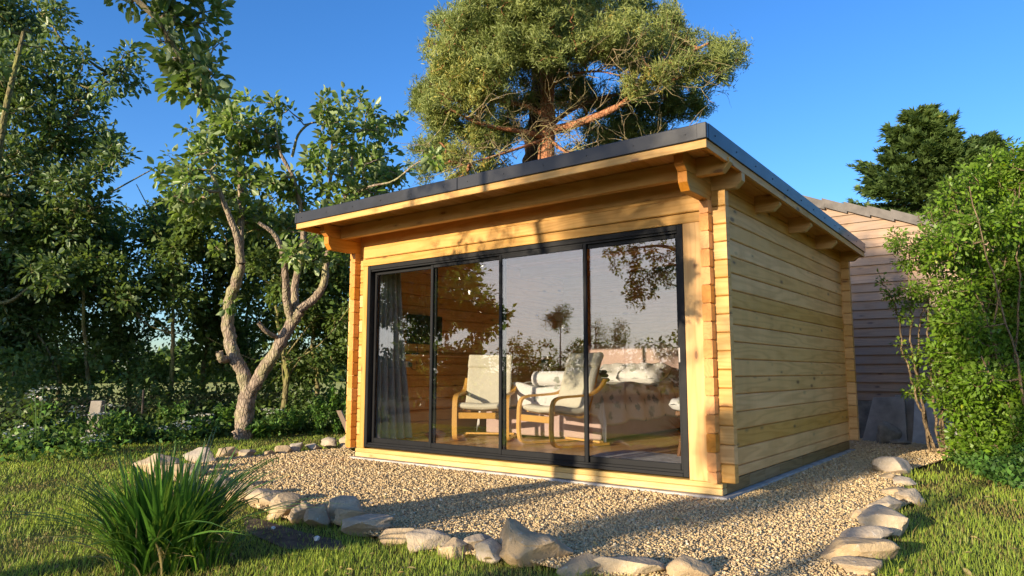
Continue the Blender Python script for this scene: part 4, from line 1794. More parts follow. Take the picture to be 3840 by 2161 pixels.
def lp(lst, d, dds=None):
    """traced limb -> world points at depth d (+ per point offsets)"""
    return [at(q[0], q[1], d + (q[2] if len(q) > 2 else 0)) for q in lst]


# forked old apple tree on the lawn
D0 = 10.7
yt = empty('apple_tree', gz(612, 1103), 'old apple tree with forked Y shaped trunk on the lawn left of the cabin', 'tree')
t = Tree()
t.limb(lp([(612, 1110), (614, 1060), (620, 1010), (628, 972)], D0), 0.145, 0.115)
t.limb(lp([(626, 985), (606, 930), (585, 885), (574, 830, .1), (576, 760, .1), (594, 710), (606, 660, -.1)], D0), 0.105, 0.07, wob=.006)
t.limb(lp([(606, 660, -.1), (598, 600, -.2), (575, 540, -.3), (552, 480, -.4), (528, 430, -.5)], D0), 0.062, 0.02)
t.limb(lp([(602, 640, -.1), (606, 540, .2), (604, 440, .3), (600, 360, .4), (612, 310, .4)], D0), 0.06, 0.02)
t.limb(lp([(578, 900), (558, 905, -.2), (552, 885, -.25)], D0), 0.055, 0.05)
t.limb(lp([(630, 985), (664, 930), (700, 872), (735, 812, .1), (756, 782, .1)], D0), 0.10, 0.08, wob=.006)
t.limb(lp([(735, 812, .1), (722, 760), (718, 700, -.1), (712, 640, -.2), (690, 590, -.3), (650, 560, -.4)], D0), 0.07, 0.025)
t.limb(lp([(745, 790, .1), (742, 720, .3), (758, 640, .3), (762, 560, .2), (738, 450, .1), (704, 380), (692, 300)], D0), 0.06, 0.015)
t.limb(lp([(750, 780, .1), (790, 752, .2), (815, 712, .2), (822, 650, .2), (840, 580), (868, 500, -.1), (884, 420, -.2), (890, 330, -.2)], D0), 0.07, 0.015)
t.limb(lp([(762, 640, .3), (800, 570, .5), (826, 490, .6), (834, 400, .6), (836, 300, .6)], D0), 0.045, 0.015)
t.limb(lp([(735, 395), (750, 340, -.1), (778, 312, -.2), (806, 308, -.2)], D0), 0.022, 0.012)
t.limb(lp([(868, 500), (930, 470, -.4), (990, 455, -.6), (1050, 410, -.8), (1105, 392, -.9)], D0), 0.02, 0.006)
t.limb(lp([(700, 850), (672, 836, -.2), (650, 812, -.3)], D0), 0.035, 0.03)
YB = pxblobs([(425, 425, 52, 42), (470, 455, 60, 50), (520, 400, 55, 60), (500, 330, 40, 45), (545, 300, 52, 50), (600, 285, 60, 55), (640, 330, 55, 55), (560, 470, 80, 48), (620, 400, 60, 60),
              (695, 275, 34, 40), (700, 350, 36, 44), (660, 470, 72, 46), (740, 480, 50, 50), (835, 275, 40, 44), (880, 265, 34, 44), (860, 330, 60, 48), (930, 320, 44, 60), (820, 400, 60, 50),
              (890, 400, 64, 52), (955, 400, 52, 60), (900, 470, 80, 36), (975, 455, 50, 34), (800, 470, 44, 40), (470, 510, 60, 34), (530, 530, 50, 36), (620, 540, 60, 36), (700, 560, 60, 40), (790, 560, 50, 40),
              (985, 310, 26, 36), (1104, 392, 26, 20, -.9), (870, 540, 50, 34), (760, 640, 60, 30), (940, 500, 50, 24), (560, 620, 36, 26), (580, 760, 22, 22), (850, 640, 40, 30)], D0, 0.7)
t.grow(blob_targets(YB, 460, 0.15), r_tip=0.0045, jit=0.10, nseg=4)
t.mesh('trunk', M['bark_apple'], yt, (14, 4), 0.09)
apple_foliage(t, yt, 8, 0.12, 0.118, tipn=7, ratio=0.60)

# apple tree at the left edge of the photo
D1 = 11.4
la = empty('apple_tree', (*at(-70, 1100, D1)[:2], -0.06), 'big leafy apple tree filling the left edge of the photo', 'tree')
t = Tree()
b0 = np.array(la.location)
t.limb([b0, b0 + np.array([0.05, 0.0, 0.8]), at(-75, 900, D1), at(-60, 780, D1)], 0.20, 0.14)
t.limb(lp([(-60, 790), (10, 700, .2), (40, 620, .3), (70, 520, .4), (90, 420, .4), (120, 320, .4), (140, 220, .4)], D1), 0.11, 0.03)
t.limb(lp([(20, 700, .2), (90, 610, .0), (150, 560, -.1), (200, 540, -.2), (250, 520, -.2)], D1), 0.05, 0.012)
t.limb(lp([(50, 600, .3), (110, 500, .8), (180, 420, 1.0), (240, 370, 1.1), (290, 350, 1.1)], D1), 0.045, 0.012)
t.limb(lp([(90, 420, .4), (180, 300, .2), (250, 200, .1), (320, 170, 0)], D1), 0.035, 0.008)
t.limb(lp([(-50, 760), (-40, 600, -.5), (-10, 420, -.8), (20, 250, -1), (60, 80, -1.1)], D1), 0.085, 0.025)
t.limb(lp([(-60, 800), (20, 800, .3), (80, 830, .2), (120, 880, .1), (150, 960, .1)], D1), 0.04, 0.008)
t.limb(lp([(20, 800, .3), (40, 900, .0), (20, 1000, -.2), (60, 980, -.2)], D1), 0.022, 0.006)
t.limb(lp([(-50, 760), (20, 760, -.4), (80, 720, -.6), (140, 690, -.7)], D1), 0.04, 0.01)
LB = pxblobs([(30, 60, 90, 70), (130, 40, 50, 50), (60, 180, 110, 80), (170, 150, 60, 60), (60, 300, 120, 80), (190, 250, 70, 60), (290, 225, 50, 24), (335, 140, 28, 28), (310, 190, 60, 30), (60, 420, 110, 70), (190, 370, 80, 60),
              (250, 350, 60, 40), (290, 385, 40, 26), (60, 540, 90, 60), (170, 480, 70, 50), (250, 430, 40, 30), (60, 640, 90, 50), (170, 590, 60, 40), (40, 740, 70, 34), (-40, 200, 90, 120), (-40, 480, 90, 120),
              (260, 510, 36, 20), (20, 860, 50, 26), (110, 900, 46, 26), (60, 960, 50, 22), (-60, 0, 90, 100)], D1, 0.8)
LB += pxblobs([(-60, 700, 90, 80), (0, 820, 90, 50), (120, 690, 70, 50), (200, 640, 50, 40)], D1, 0.8)
t.grow(blob_targets(LB, 1150, 0.1), r_tip=0.0045, jit=0.10)
t.mesh('trunk', M['bark_hedge'], la, (10, 4), 0.04)
apple_foliage(t, la, 12, 0.16, 0.098, 'apple_shade', tipn=7)

# overhanging apple tree just left of the camera, its branch tips enter the photo at the top
oa = empty('apple_tree', (-2.45, -7.0, -0.06), 'spreading apple tree whose dark branch tips hang in from the top left', 'tree')
t = Tree()
t.limb([(-2.45, -7.0, -.06), (-2.40, -6.95, 0.6), (-2.3, -6.9, 1.3), (-2.25, -6.8, 1.8)], 0.16, 0.12)
t.limb([(-2.25, -6.8, 1.8), (-2.5, -5.9, 2.6), (-2.7, -5.0, 2.95), (-3.1, -4.4, 2.9)], 0.06, 0.012)
t.limb([(-2.25, -6.8, 1.8), (-1.9, -6.2, 2.6), (-1.6, -5.5, 3.05), (-1.25, -4.9, 3.1)], 0.075, 0.03)
t.limb([at(200, -330, 2.9), at(300, -60, 3.0), at(385, 40, 3.0), at(440, 120, 3.05), at(470, 190, 3.1), at(500, 250, 3.15)], 0.016, 0.005)
t.limb([(-1.25, -4.9, 3.1), at(60, -420, 2.85), at(200, -330, 2.9)], 0.03, 0.016)
t.limb([(-2.25, -6.8, 1.8), (-2.4, -7.2, 2.9), (-2.6, -7.4, 3.8), (-2.6, -7.5, 4.6)], 0.08, 0.02)
OB = [(-2.9, -4.3, 2.2, .22, .22, .35), (-2.3, -5.1, 2.25, .22, .22, .25), (-2.8, -6.6, 3.8, .8, .8, .6), (-2.2, -6.8, 4.0, .6, .6, .5), (-2.4, -7.4, 4.2, .6, .6, .5), (-3.2, -7.2, 4.3, .6, .6, .5),
      (-3.1, -4.25, 2.75, .35, .3, .30), (-2.75, -4.6, 2.55, .3, .3, .40), (-2.35, -4.95, 2.75, .3, .3, .35), (-1.7, -5.6, 3.35, .45, .5, .3), (-2.6, -7.4, 4.7, .8, .8, .5), (-3.5, -7.2, 3.9, .7, .6, .6), (0.3, -7.3, 3.8, .4, .4, .4)]
OB += pxblobs([(430, 40, 50, 30), (500, 30, 40, 36), (430, 95, 50, 30), (470, 130, 55, 36), (500, 185, 60, 34), (450, 170, 36, 36), (540, 190, 34, 22), (520, 235, 60, 28), (480, 220, 40, 30), (590, 205, 16, 12), (330, -10, 40, 26), (540, 30, 26, 40), (555, 110, 22, 22), (385, 20, 30, 26), (400, -40, 90, 40)], 3.1, 0.15)
t.grow(np.vstack([blob_targets(OB[:2] + OB[7:8] + OB[10:12], 150, 0.1), blob_targets([OB[0], OB[1], OB[6], OB[7], OB[8]], 190, 0.0), blob_targets(OB[13:], 105, 0.0)]), r_tip=0.0028, jit=0.10, maxr=0.012)
t.mesh('trunk', M['bark_apple'], oa, (10, 4), 0.04)
apple_foliage(t, oa, 10, 0.065, 0.052, 'apple', tipn=5, ratio=0.58)

# hedgerow on the left
HT = [  # trunk base x,y ; lean via mid and top ; depth ; blobs ; label
    (238, 1068, [(222, 960), (214, 860), (206, 720), (186, 620)], 11.6, 0.040, 'slim hedgerow tree with leaning bare stem behind the leaning concrete post'),
    (424, 1060, [(430, 960), (436, 840), (434, 700), (428, 600)], 12.2, 0.045, 'slim hedgerow tree with straight yellow stem midway to the forked apple tree'),
    (706, 1082, [(722, 960), (716, 900), (700, 820), (690, 720)], 12.4, 0.060, 'hedgerow tree with crooked stem right of the forked apple trunk'),
    (60, 1080, [(50, 950), (70, 820), (40, 700)], 12.0, 0.05, 'bushy hedgerow tree at the far left behind the lowest apple boughs'),
    (330, 1075, [(322, 960), (330, 840), (316, 700)], 13.2, 0.04, 'dark hedgerow tree between the two slim pale stems'),
    (520, 1070, [(512, 940), (524, 820), (512, 690)], 13.4, 0.05, 'dark hedgerow tree just left of the forked apple trunk'),
    (790, 1075, [(800, 960), (786, 860), (800, 740)], 13.0, 0.05, 'hedgerow tree left of the cabin corner, catching some sun'),
    (870, 1070, [(876, 940), (866, 820), (880, 700)], 13.8, 0.05, 'hedgerow tree half hidden by the left cabin corner'),
    (140, 1070, [(150, 940), (136, 820), (150, 690)], 13.6, 0.05, 'dark hedgerow tree left of the slim leaning stem'),
    (620, 1065, [(628, 940), (616, 820), (640, 700)], 14.2, 0.05, 'dark hedgerow tree seen through the fork of the apple tree'),
]
for i, (bx, by, mid, dd, r0, lab) in enumerate(HT):
    root = empty('hedgerow_tree', (*at(bx, by, dd)[:2], -0.06), lab, 'tree', 'trees of the left hedgerow')
    t = Tree()
    pts = [np.array(root.location)] + lp(mid, dd)
    top = pts[-1] + np.array([rng.normal(0, .2), rng.normal(0, .2), 0.7])
    t.limb(pts + [top], r0, 0.012, wob=.01)
    cx = pts[-1]
    for k in range(6):
        j = rng.integers(2, len(t.P) - 3)
        a = t.P[j]
        e = a + np.array([rng.normal(0, .8), rng.normal(0, .8), rng.uniform(.3, 1.1)])
        t.limb([a, (a + e) / 2 + rng.normal(0, .12, 3), e], 0.016, 0.006, 4)
    H = []
    ph = 440 + 26 * math.sin(i * 2.1) + (70 if bx > 600 else 30)
    slim = i < 3
    for k in range(15 if slim else 34):
        yy = rng.uniform(ph + 40, 760 if slim else 930)
        xx = bx + rng.normal(0, 66)
        H.append((xx, yy, rng.uniform(34, 60), rng.uniform(28, 46)))
    for k in range(0 if slim else 4):
        H.append((bx + rng.normal(0, 60), rng.uniform(1000, 1075), 45, 34))
    for k in range(2):
        H.append((bx + rng.normal(0, 60), rng.uniform(880, 960), 30, 20))
    H.append((bx, ph + 70, 40, 34))
    t.grow(blob_targets(pxblobs(H, dd, 0.7), 190 if slim else 400, 0.0), r_tip=0.0035, jit=0.10, nseg=3)
    t.mesh('trunk', M['bark_hedge'], root, (8, 3), 0.03)
    apple_foliage(t, root, 17, 0.21, 0.105, 'hedge', tipn=6, six=False, ratio=0.62, start=0.2)

# undergrowth at the foot of the hedge: nobody could count it
n = 44000
yy = rng.uniform(-4.5, 4.2, n)
edge = np.interp(yy, [-4.5, -2.3, -1, 0, .7, 1.7, 3, 4.5], [-8.7, -8.35, -8.2, -8.05, -8.15, -7.8, -7.45, -7.2])
off = np.abs(rng.normal(0, 1.25, n))
xb = edge - off
hmax = 0.08 + 0.62 * np.clip((off - 0.35) / 1.1, 0, 1) * (0.8 + 0.35 * np.sin(yy * 3.1) + 0.25 * np.sin(yy * 7.7 + 1)) + 0.45 * np.clip((off - 1.3) / .5, 0, 1) * np.clip(0.7 + 0.6 * np.sin(yy * 4.3 + 2) + 0.4 * np.sin(yy * 9.1), 0, 1.5) + rng.exponential(.05, n)
P = np.stack([xb, yy, -0.05 + rng.random(n) * hmax], 1)
D = unit(rng.normal(0, 1, (n, 3)) + np.array([0.4, -0.2, 0.3]))
N = unit(np.array([0.2, -0.3, 0.8]) + rng.normal(0, .5, (n, 3)))
l = rng.uniform(.05, .12, n)
tag(leaf_obj('undergrowth', P, D, N, l, l * .6, M['hedge'], None, pvar(P, .5), False), kind='stuff')

# leaning concrete post and wire fence along the hedge
pb = gz(222, 1119)
m_ = MB()
pb[2] = -0.06
ax = RT * 0.078
up_ = np.array([0, 0, 1.0]) * 0.62 + RT * 0.07
fb = np.array([FW[0], FW[1], 0]) * 0.10
vs = []
for a in (pb, pb + up_):
    for q in (-ax, ax, ax + fb, -ax + fb):
        vs.append(a + q)
m_.add(vs, [(0, 3, 2, 1), (4, 5, 6, 7), (0, 1, 5, 4), (1, 2, 6, 5), (2, 3, 7, 6), (3, 0, 4, 7)])
tag(m_.build('concrete_post', M['slabm'], None, bev=0.01), 'short leaning grey concrete post at the foot of the hedge', 'post')
wf = empty('wire_fence', (-8.95, 0, -.06), 'low rusty chain link fence half hidden in the hedge bottom', 'fence')
m_ = MB()
y = -4.4
while y < 4.0:
    for s in (1, -1):
        a = np.array([-8.98 - .06 * max(0, y - 1), y, -.05 if s > 0 else .60])
        b = a + np.array([0, .65, .65 * s])
        V, Fq = tube_arrays([a, b], 0.0014, 3)
        m_.add(V, Fq)
    y += .075
m_.build('chain_mesh', M['wire'], wf)
for y in (-3.2, -0.2, 2.6):
    m_ = MB()
    m_.tube([(-9.02 - .06 * max(0, y - 1), y, -.06), (-9.02 - .06 * max(0, y - 1), y, .68)], .016, 8)
    m_.build('fence_post', M['wire'], wf)
# old plank leaning by the cabin corner
a = gz(884, 1106)
m_ = MB()
pl = [a + q for q in (np.array([-.03, 0, 0]), np.array([.03, 0, 0]))]
tp = a - RT * .20 + np.array([0, 0, .42])
m_.add([a - RT * .035, a + RT * .035, tp + RT * .035, tp - RT * .035] + [q + np.array([-.02, .03, 0]) for q in (a - RT * .035, a + RT * .035, tp + RT * .035, tp - RT * .035)],
       [(0, 1, 2, 3), (4, 7, 6, 5), (0, 4, 5, 1), (1, 5, 6, 2), (2, 6, 7, 3), (3, 7, 4, 0)], 3.0)
tag(m_.build('wooden_stake', M['plank'], None), 'weathered brown plank leaning behind the left corner of the cabin', 'plank')


# flowering weeds and leafy herbs along the hedge foot
def umbel(x, y, d, h, label, nst=5):
    b = gz(x, y, -.06)
    root = empty('cow_parsley', b, label, 'plant', 'white flowering weeds by the hedge')
    m_ = MB()
    FP = []
    for k in range(nst):
        e = b + np.array([rng.normal(0, h * .25), rng.normal(0, h * .25), h * rng.uniform(.65, 1.0)])
        q = smooth_path([b, (b + e) / 2 + np.array([0, 0, h * .1]), e], 4)
        V, Fq = tube_arrays(q, .006, 4)
        m_.add(V, Fq)
        FP.append(e + rng.normal(0, 1, (15, 3)) * np.array([.04, .04, .010]))
        mpt = q[len(q) // 2]
    m_.build('stem', M['herb'], root)
    FP = np.vstack(FP)
    k = len(FP)
    leaf_obj('blossoms', FP, unit(rng.normal(0, 1, (k, 3)) * np.array([1, 1, .3])), unit(np.array([0, 0, 1]) + rng.normal(0, .3, (k, 3))), np.full(k, .032), np.full(k, .030), M['flower'], root, rng.random(k), False, 0)
    k = 120
    P = b + rng.normal(0, 1, (k, 3)) * np.array([.16, .16, 0]) + np.array([0, 0, 1]) * rng.uniform(0.0, h * .75, (k, 1))
    leaf_obj('foliage', P, rng.normal(0, 1, (k, 3)), unit(np.array([0, 0, 1]) + rng.normal(0, .5, (k, 3))), rng.uniform(.05, .11, k), rng.uniform(.03, .06, k), M['herb'], root, rng.random(k), False)


umbel(90, 1150, 10.6, .85, 'tall yellowish umbel plant at the far left of the hedge foot', 6)
umbel(60, 1165, 10.4, .45, 'low white flowering weed at the far left lawn edge', 5)
umbel(258, 1135, 10.8, .62, 'white umbels just right of the leaning concrete post', 5)
umbel(196, 1142, 10.7, .60, 'white umbels just left of the leaning concrete post', 5)
umbel(230, 1150, 10.3, .28, 'low white flowers covering the base of the leaning post', 6)
umbel(455, 1118, 10.9, .34, 'low white flowers between bright herb clump and forked tree', 6)
umbel(505, 1106, 11.0, .40, 'white flowering weed close left of the forked apple trunk', 5)
umbel(690, 1096, 11.0, .42, 'white flowering weed close right of the forked apple trunk', 5)


def herb(x, y, d, h, w, k, label, L=.07):
    b = gz(x, y, -.06)
    root = empty('leafy_herb', b, label, 'plant', 'leafy herbs by the hedge')
    P, D, N = [], [], []
    m_ = MB()
    for j in range(max(5, k // 26)):
        e = b + np.array([rng.normal(0, w * .5), rng.normal(0, w * .5), h * rng.uniform(.6, 1.05)])
        q = smooth_path([b, (b + e) / 2 + np.array([0, 0, h * .15]), e], 5)
        V, Fq = tube_arrays(q, .005, 4)
        m_.add(V, Fq)
        u = rng.integers(1, len(q), 26)
        P.append(q[u] + rng.normal(0, .02, (26, 3)))
        D.append(unit(rng.normal(0, 1, (26, 3)) + np.array([0, 0, .5])))
        N.append(unit(np.array([0, 0, 1]) + rng.normal(0, .5, (26, 3))))
    m_.build('stem', M['herb'], root)
    P, D, N = np.vstack(P), np.vstack(D), np.vstack(N)
    l = L * rng.uniform(.6, 1.2, len(P))
    leaf_obj('foliage', P, D, N, l, l * .5, M['herb'], root, np.clip(rng.normal(.6, .2, len(P)), 0, 1), True)


herb(300, 1120, 10.9, .42, .26, 420, 'bright pale green herb clump right of the leaning post')
herb(345, 1118, 10.9, .30, .2, 220, 'low herb clump between the pale clump and the straight stem')
herb(425, 1104, 11.2, .50, .22, 380, 'upright yellow green herb clump below the straight yellow stem')
herb(560, 1098, 11.3, .50, .26, 300, 'dark green herb clump touching the left side of the forked trunk', .09)
herb(655, 1104, 10.9, .26, .3, 300, 'low strappy weeds spreading right of the forked trunk', .1)
herb(735, 1094, 11.3, .42, .28, 320, 'green herb clump below the crooked hedgerow stem')
herb(800, 1096, 11.4, .60, .32, 460, 'taller yellow green herb clump by the cabin left corner')
herb(845, 1094, 11.6, .85, .25, 420, 'tall sunlit weed beside the cabin left corner', .08)

# ------------------------------------------------------------------ pendulous sedge in the foreground
sc_ = gz(408, 1412)
sd = empty('pendulous_sedge', sc_, 'large clump of arching green sedge blades with brown hanging seed heads on the lawn', 'plant')


def blades(n, c, sx, sy, h0, h1, lean, w0, name, mat, root, bias=(0, 0), varm=.5):
    Vs, Fs, vv = [], [], []
    b = 0
    for i in range(n):
        a = rng.uniform(0, 2 * math.pi)
        rr_ = math.sqrt(rng.random())
        p = np.array([c[0] + math.cos(a) * sx * rr_, c[1] + math.sin(a) * sy * rr_, -0.06])
        h = rng.uniform(h0, h1)
        ln = lean * rng.uniform(.15, 1.25) * (0.35 + rr_)
        d = np.array([math.cos(a) + rng.normal(0, .45) + bias[0], math.sin(a) + rng.normal(0, .45) + bias[1], 0])
        d /= np.linalg.norm(d)
        k = 8
        u = np.linspace(0, 1, k)
        drop = np.clip(ln, 0, 1.2)
        path = p + np.outer(u ** 1.5 * h * drop, d) + np.outer((u - 0.42 * drop * u ** 2.4) * h, [0, 0, 1])
        s = np.array([-d[1], d[0], 0]) + rng.normal(0, .25, 3)
        s /= np.linalg.norm(s)
        w = w0 * rng.uniform(.7, 1.25) * np.minimum(1, (1 - u) * 2.2 + .02) * (0.6 + .4 * np.minimum(1, u * 4))
        fold = np.array([0, 0, 1]) * 0.15
        L_ = path - s * w[:, None] / 2 + fold * w[:, None]
        R_ = path + s * w[:, None] / 2 + fold * w[:, None]
        V = np.stack([L_, path, R_], 1).reshape(-1, 3)
        f = []
        for j in range(k - 1):
            f += [(j * 3, j * 3 + 1, j * 3 + 4, j * 3 + 3), (j * 3 + 1, j * 3 + 2, j * 3 + 5, j * 3 + 4)]
        Vs.append(V)
        Fs.append(np.array(f) + b)
        b += len(V)
        vv += [np.clip(rng.normal(varm, .22), 0, 1)] * len(f)
    return arr(name, np.vstack(Vs), np.vstack(Fs), M[mat], root, var=np.array(vv))


blades(330, sc_, .20, .20, .40, .72, .55, .0195, 'blade_tuft', 'sedge', sd, varm=.42)
blades(190, sc_, .22, .22, .36, .70, 1.1, .0175, 'blade_tuft', 'sedge', sd, varm=.6)
blades(60, sc_ + RT * .24, .10, .10, .22, .42, .9, .009, 'blade_tuft', 'sedge', sd)
blades(70, sc_, .24, .24, .15, .46, 1.3, .009, 'dry_blade', 'sedge_pale', sd)
for k, (x, y, x2, y2, hh) in enumerate(((500, 1240, 536, 1080, .10), (510, 1240, 544, 1078, .10), (520, 1240, 528, 1098, .09), (560, 1300, 624, 1190, .08), (560, 1300, 636, 1180, .09), (540, 1290, 600, 1205, .08), (560, 1310, 660, 1160, .08), (580, 1320, 676, 1158, .07), (520, 1280, 585, 1190, .08), (480, 1260, 565, 1170, .07), (590, 1320, 690, 1155, .06), (530, 1200, 560, 1130, .08), (600, 1330, 615, 1262, .07), (598, 1330, 640, 1255, .07))):
    dpt = depth(sc_) + (0.55 if y2 < 1110 else 0.15) + rng.normal(0, .05)
    a = sc_ + RT * (.12 + .05 * rng.random())
    e = at(x2, y2, dpt)
    m_ = MB()
    mid = (a + e) / 2 + np.array([0, 0, .10])
    q = smooth_path([a, mid, e, e + RT * .025 + np.array([0, 0, -.02])], 5)
    m_.tube(q, .0026, 4)
    s_ = m_.build('flower_stem', M['sedge'], sd)
    m_ = MB()
    f0 = q[-1]
    m_.tube([f0, f0 + np.array([0.002, 0, -hh * .5]), f0 + np.array([0.004, 0, -hh])], [.0035, .0085, .003], 6)
    m_.build('seed_head', M['seed'], s_)

# ------------------------------------------------------------------ pine behind the cabin
DP = 20.0
pg = at(1370, 900, DP)
pine = empty('pine_tree', (pg[0], pg[1], -0.06), 'tall broad Scots pine with orange trunk rising behind the cabin roof', 'tree')
t = Tree()
t.limb([np.array(pine.location)] + lp([(1372, 560), (1374, 400), (1378, 300), (1376, 210), (1368, 130), (1375, 40), (1390, -60), (1400, -160)], DP), 0.30, 0.08, 8)
t.limb(lp([(1376, 330), (1440, 315, -.4), (1520, 285, -.8), (1580, 250, -1.0), (1625, 190, -1.1), (1700, 150, -1.2), (1780, 110, -1.2)], DP), 0.13, 0.03)
t.limb(lp([(1372, 345), (1310, 330, -.5), (1240, 320, -.9), (1180, 300, -1.2), (1110, 260, -1.3)], DP), 0.09, 0.02)
t.limb(lp([(1376, 320), (1450, 270, .8), (1540, 240, 1.3), (1640, 230, 1.6), (1740, 250, 1.8)], DP), 0.08, 0.02)
t.limb(lp([(1374, 290), (1300, 260, .6), (1200, 260, 1.2), (1120, 330, 1.5), (1090, 400, 1.6)], DP), 0.08, 0.015)
t.limb(lp([(1370, 230), (1430, 190, -.8), (1500, 180, -1.4), (1560, 190, -1.7)], DP), 0.05, 0.012)
t.limb(lp([(1368, 180), (1300, 140, -.6), (1210, 110, -1), (1120, 100, -1.2)], DP), 0.06, 0.015)
t.limb(lp([(1370, 140), (1460, 90, .3), (1560, 50, .5), (1650, 40, .5)], DP), 0.06, 0.015)
t.limb(lp([(1640, 215, -1.1), (1730, 190, -1.3), (1800, 160, -1.4), (1860, 150, -1.4)], DP), 0.04, 0.01)
t.limb(lp([(1378, 345), (1420, 380, -1.0), (1500, 395, -1.8), (1580, 390, -2.2), (1640, 370, -2.4)], DP), 0.05, 0.01)
t.limb(lp([(1372, 350), (1300, 375, -.8), (1220, 400, -1.4), (1150, 420, -1.7)], DP), 0.05, 0.01)
PBl = [(1370, -40, 150, 80), (1250, 30, 120, 66), (1500, 20, 140, 70), (1370, 60, 120, 60, -1.8), (1380, 130, 90, 40, -2.0), (1290, 110, 90, 50, -1.8), (1480, 100, 100, 50, -1.8), (1590, 100, 100, 50, -1.6), (1200, 60, 100, 60, -1.5), (1330, 20, 120, 60, -2), (1160, 140, 70, 60, -1.5), (1150, 230, 70, 50, -1.5), (1230, 190, 90, 44, -1.8), (1700, 80, 60, 50, -1), (1660, 190, 60, 30, -1.8), (1740, 170, 60, 34, -1.9), (1800, 150, 50, 34, -1.9), (1600, 220, 50, 26, -1.6), (1150, 80, 80, 60), (1100, 150, 52, 50), (1220, 120, 110, 60), (1370, 70, 130, 60), (1520, 90, 120, 56), (1640, 60, 80, 60), (1700, 110, 70, 46), (1660, 150, 90, 40),
       (1110, 215, 60, 46), (1180, 190, 90, 46), (1080, 240, 50, 30), (1060, 265, 40, 20), (1120, 270, 70, 34), (1210, 250, 80, 32), (1290, 180, 90, 40), (1430, 140, 100, 36), (1560, 150, 90, 32), (1790, 140, 66, 40), (1840, 150, 46, 34), (1800, 200, 56, 34), (1720, 220, 80, 44), (1860, 130, 20, 20),
       (1120, 330, 54, 40, -.6), (1090, 390, 56, 44, -.6), (1150, 390, 66, 44, -.8), (1070, 430, 50, 30, -.4), (1170, 430, 66, 40, -.8), (1200, 350, 60, 34, -.6), (1110, 300, 50, 30, -.8), (1650, 290, 70, 30, 1.5), (1720, 280, 60, 30, 1.5), (1580, 330, 80, 30, 1.6), (1500, 360, 70, 26, 1.8), (1640, 350, 70, 24, 1.5), (1760, 270, 34, 24, 1.), (1320, 250, 60, 26, 1.5), (1450, 240, 70, 26, 1.8), (1540, 250, 70, 24, 2.), (1420, 220, 90, 50, 2.4), (1530, 290, 100, 50, 2.6), (1640, 240, 90, 50, 2.4), (1300, 300, 90, 50, 2.4), (1600, 350, 90, 40, 2.4), (1230, 330, 80, 60, 2.2), (1260, 330, 60, 26, 1.5), (1430, 400, 50, 20, 1.5), (1240, 420, 50, 22, .5)]
PB = pxblobs(PBl, DP, 1.4, 1.0)
T1 = blob_targets(PB, 2150, 0.25)
t.grow(T1, r_tip=0.007, jit=0.16, nseg=5, up=0.10, maxr=0.05)
# bare dead twigs hanging below the crown
t2 = Tree()
A = np.array(t.P)
t2.P, t2.par, t2.rad, t2.isl = list(t.P), list(t.par), list(t.rad), [True] * len(t.P)
t2.rad = list(t.rad)
isl = [q for q in range(len(A)) if t.isl[q]]
cr = np.array([pine.location[0], pine.location[1]])
k = 0
while k < 170:
    q = isl[rng.integers(len(isl))]
    a0 = A[q]
    yy_ = 724.8 - FOC * float((a0 - CAM) @ UP) / depth(a0)
    xx_ = 1288 + FOC * float((a0 - CAM) @ RT) / depth(a0)
    if yy_ < 150 or yy_ > 420 or xx_ > 1740 or xx_ < 1130:
        continue
    k += 1
    d = unit(np.array([a0[0] - cr[0], a0[1] - cr[1], 0]) * .35 + np.r_[rng.normal(0, 1, 2), rng.normal(-.15, .35)] + np.array([.35, -.75, 0]))
    Ld = rng.uniform(.7, 2.3)

    def dead(a0, d, Ld, r, lev):
        n_ = 6
        P_ = [a0]
        dd_ = d.copy()
        for w in range(n_):
            dd_ = unit(dd_ + rng.normal(0, .24, 3) + np.array([0, 0, .05 if w < 3 else -.03]))
            P_.append(P_[-1] + dd_ * Ld / n_)
        idx = []
        for w, p_ in enumerate(P_):
            t2.P.append(p_)
            t2.rad.append(r * (1 - .75 * w / n_))
            idx.append(len(t2.P) - 1)
        t2.paths.append((idx, False))
        if lev:
            for _ in range(4):
                w = rng.integers(2, n_)
                dead(P_[w], unit(dd_ + rng.normal(0, .7, 3)), Ld * rng.uniform(.25, .5), r * .55, lev - 1)

    dead(a0, d, Ld, rng.uniform(.012, .02), 1)
t.mesh('trunk', [M['bark_pine'], M['bark_pine_twig']], pine, (10, 3), 0.03, extra=t2)
# needles: tufts of thin blades round every twig end
C = []
for idx in t.tw:
    q = np.array([t.P[i] for i in idx])
    for u in (0.55, 0.72, 0.86, 0.95, 1.0, 1.0):
        f = u * (len(q) - 1)
        i = min(int(f), len(q) - 2)
        C.append(q[i] + (q[i + 1] - q[i]) * (f - i) + rng.normal(0, .10, 3))
C = np.array(C)
per = 20
n = len(C)
axis_ = unit(rng.normal(0, .7, (n, 3)) + np.array([0, 0, .8]))
P = np.repeat(C, per, 0) + rng.normal(0, .06, (n * per, 3))
D = unit(np.repeat(axis_, per, 0) * .7 + rng.normal(0, .75, (n * per, 3)))
N = unit(rng.normal(0, 1, (n * per, 3)))
l = rng.uniform(.10, .20, n * per)
v = np.clip(np.repeat(pvar(C, 1.2, .8), per) + rng.normal(0, .1, n * per), 0, 1)
leaf_obj('crown', P, D, N, l, np.full(n * per, .024), M['needle'], pine, v, False, 0.0, 0.05)
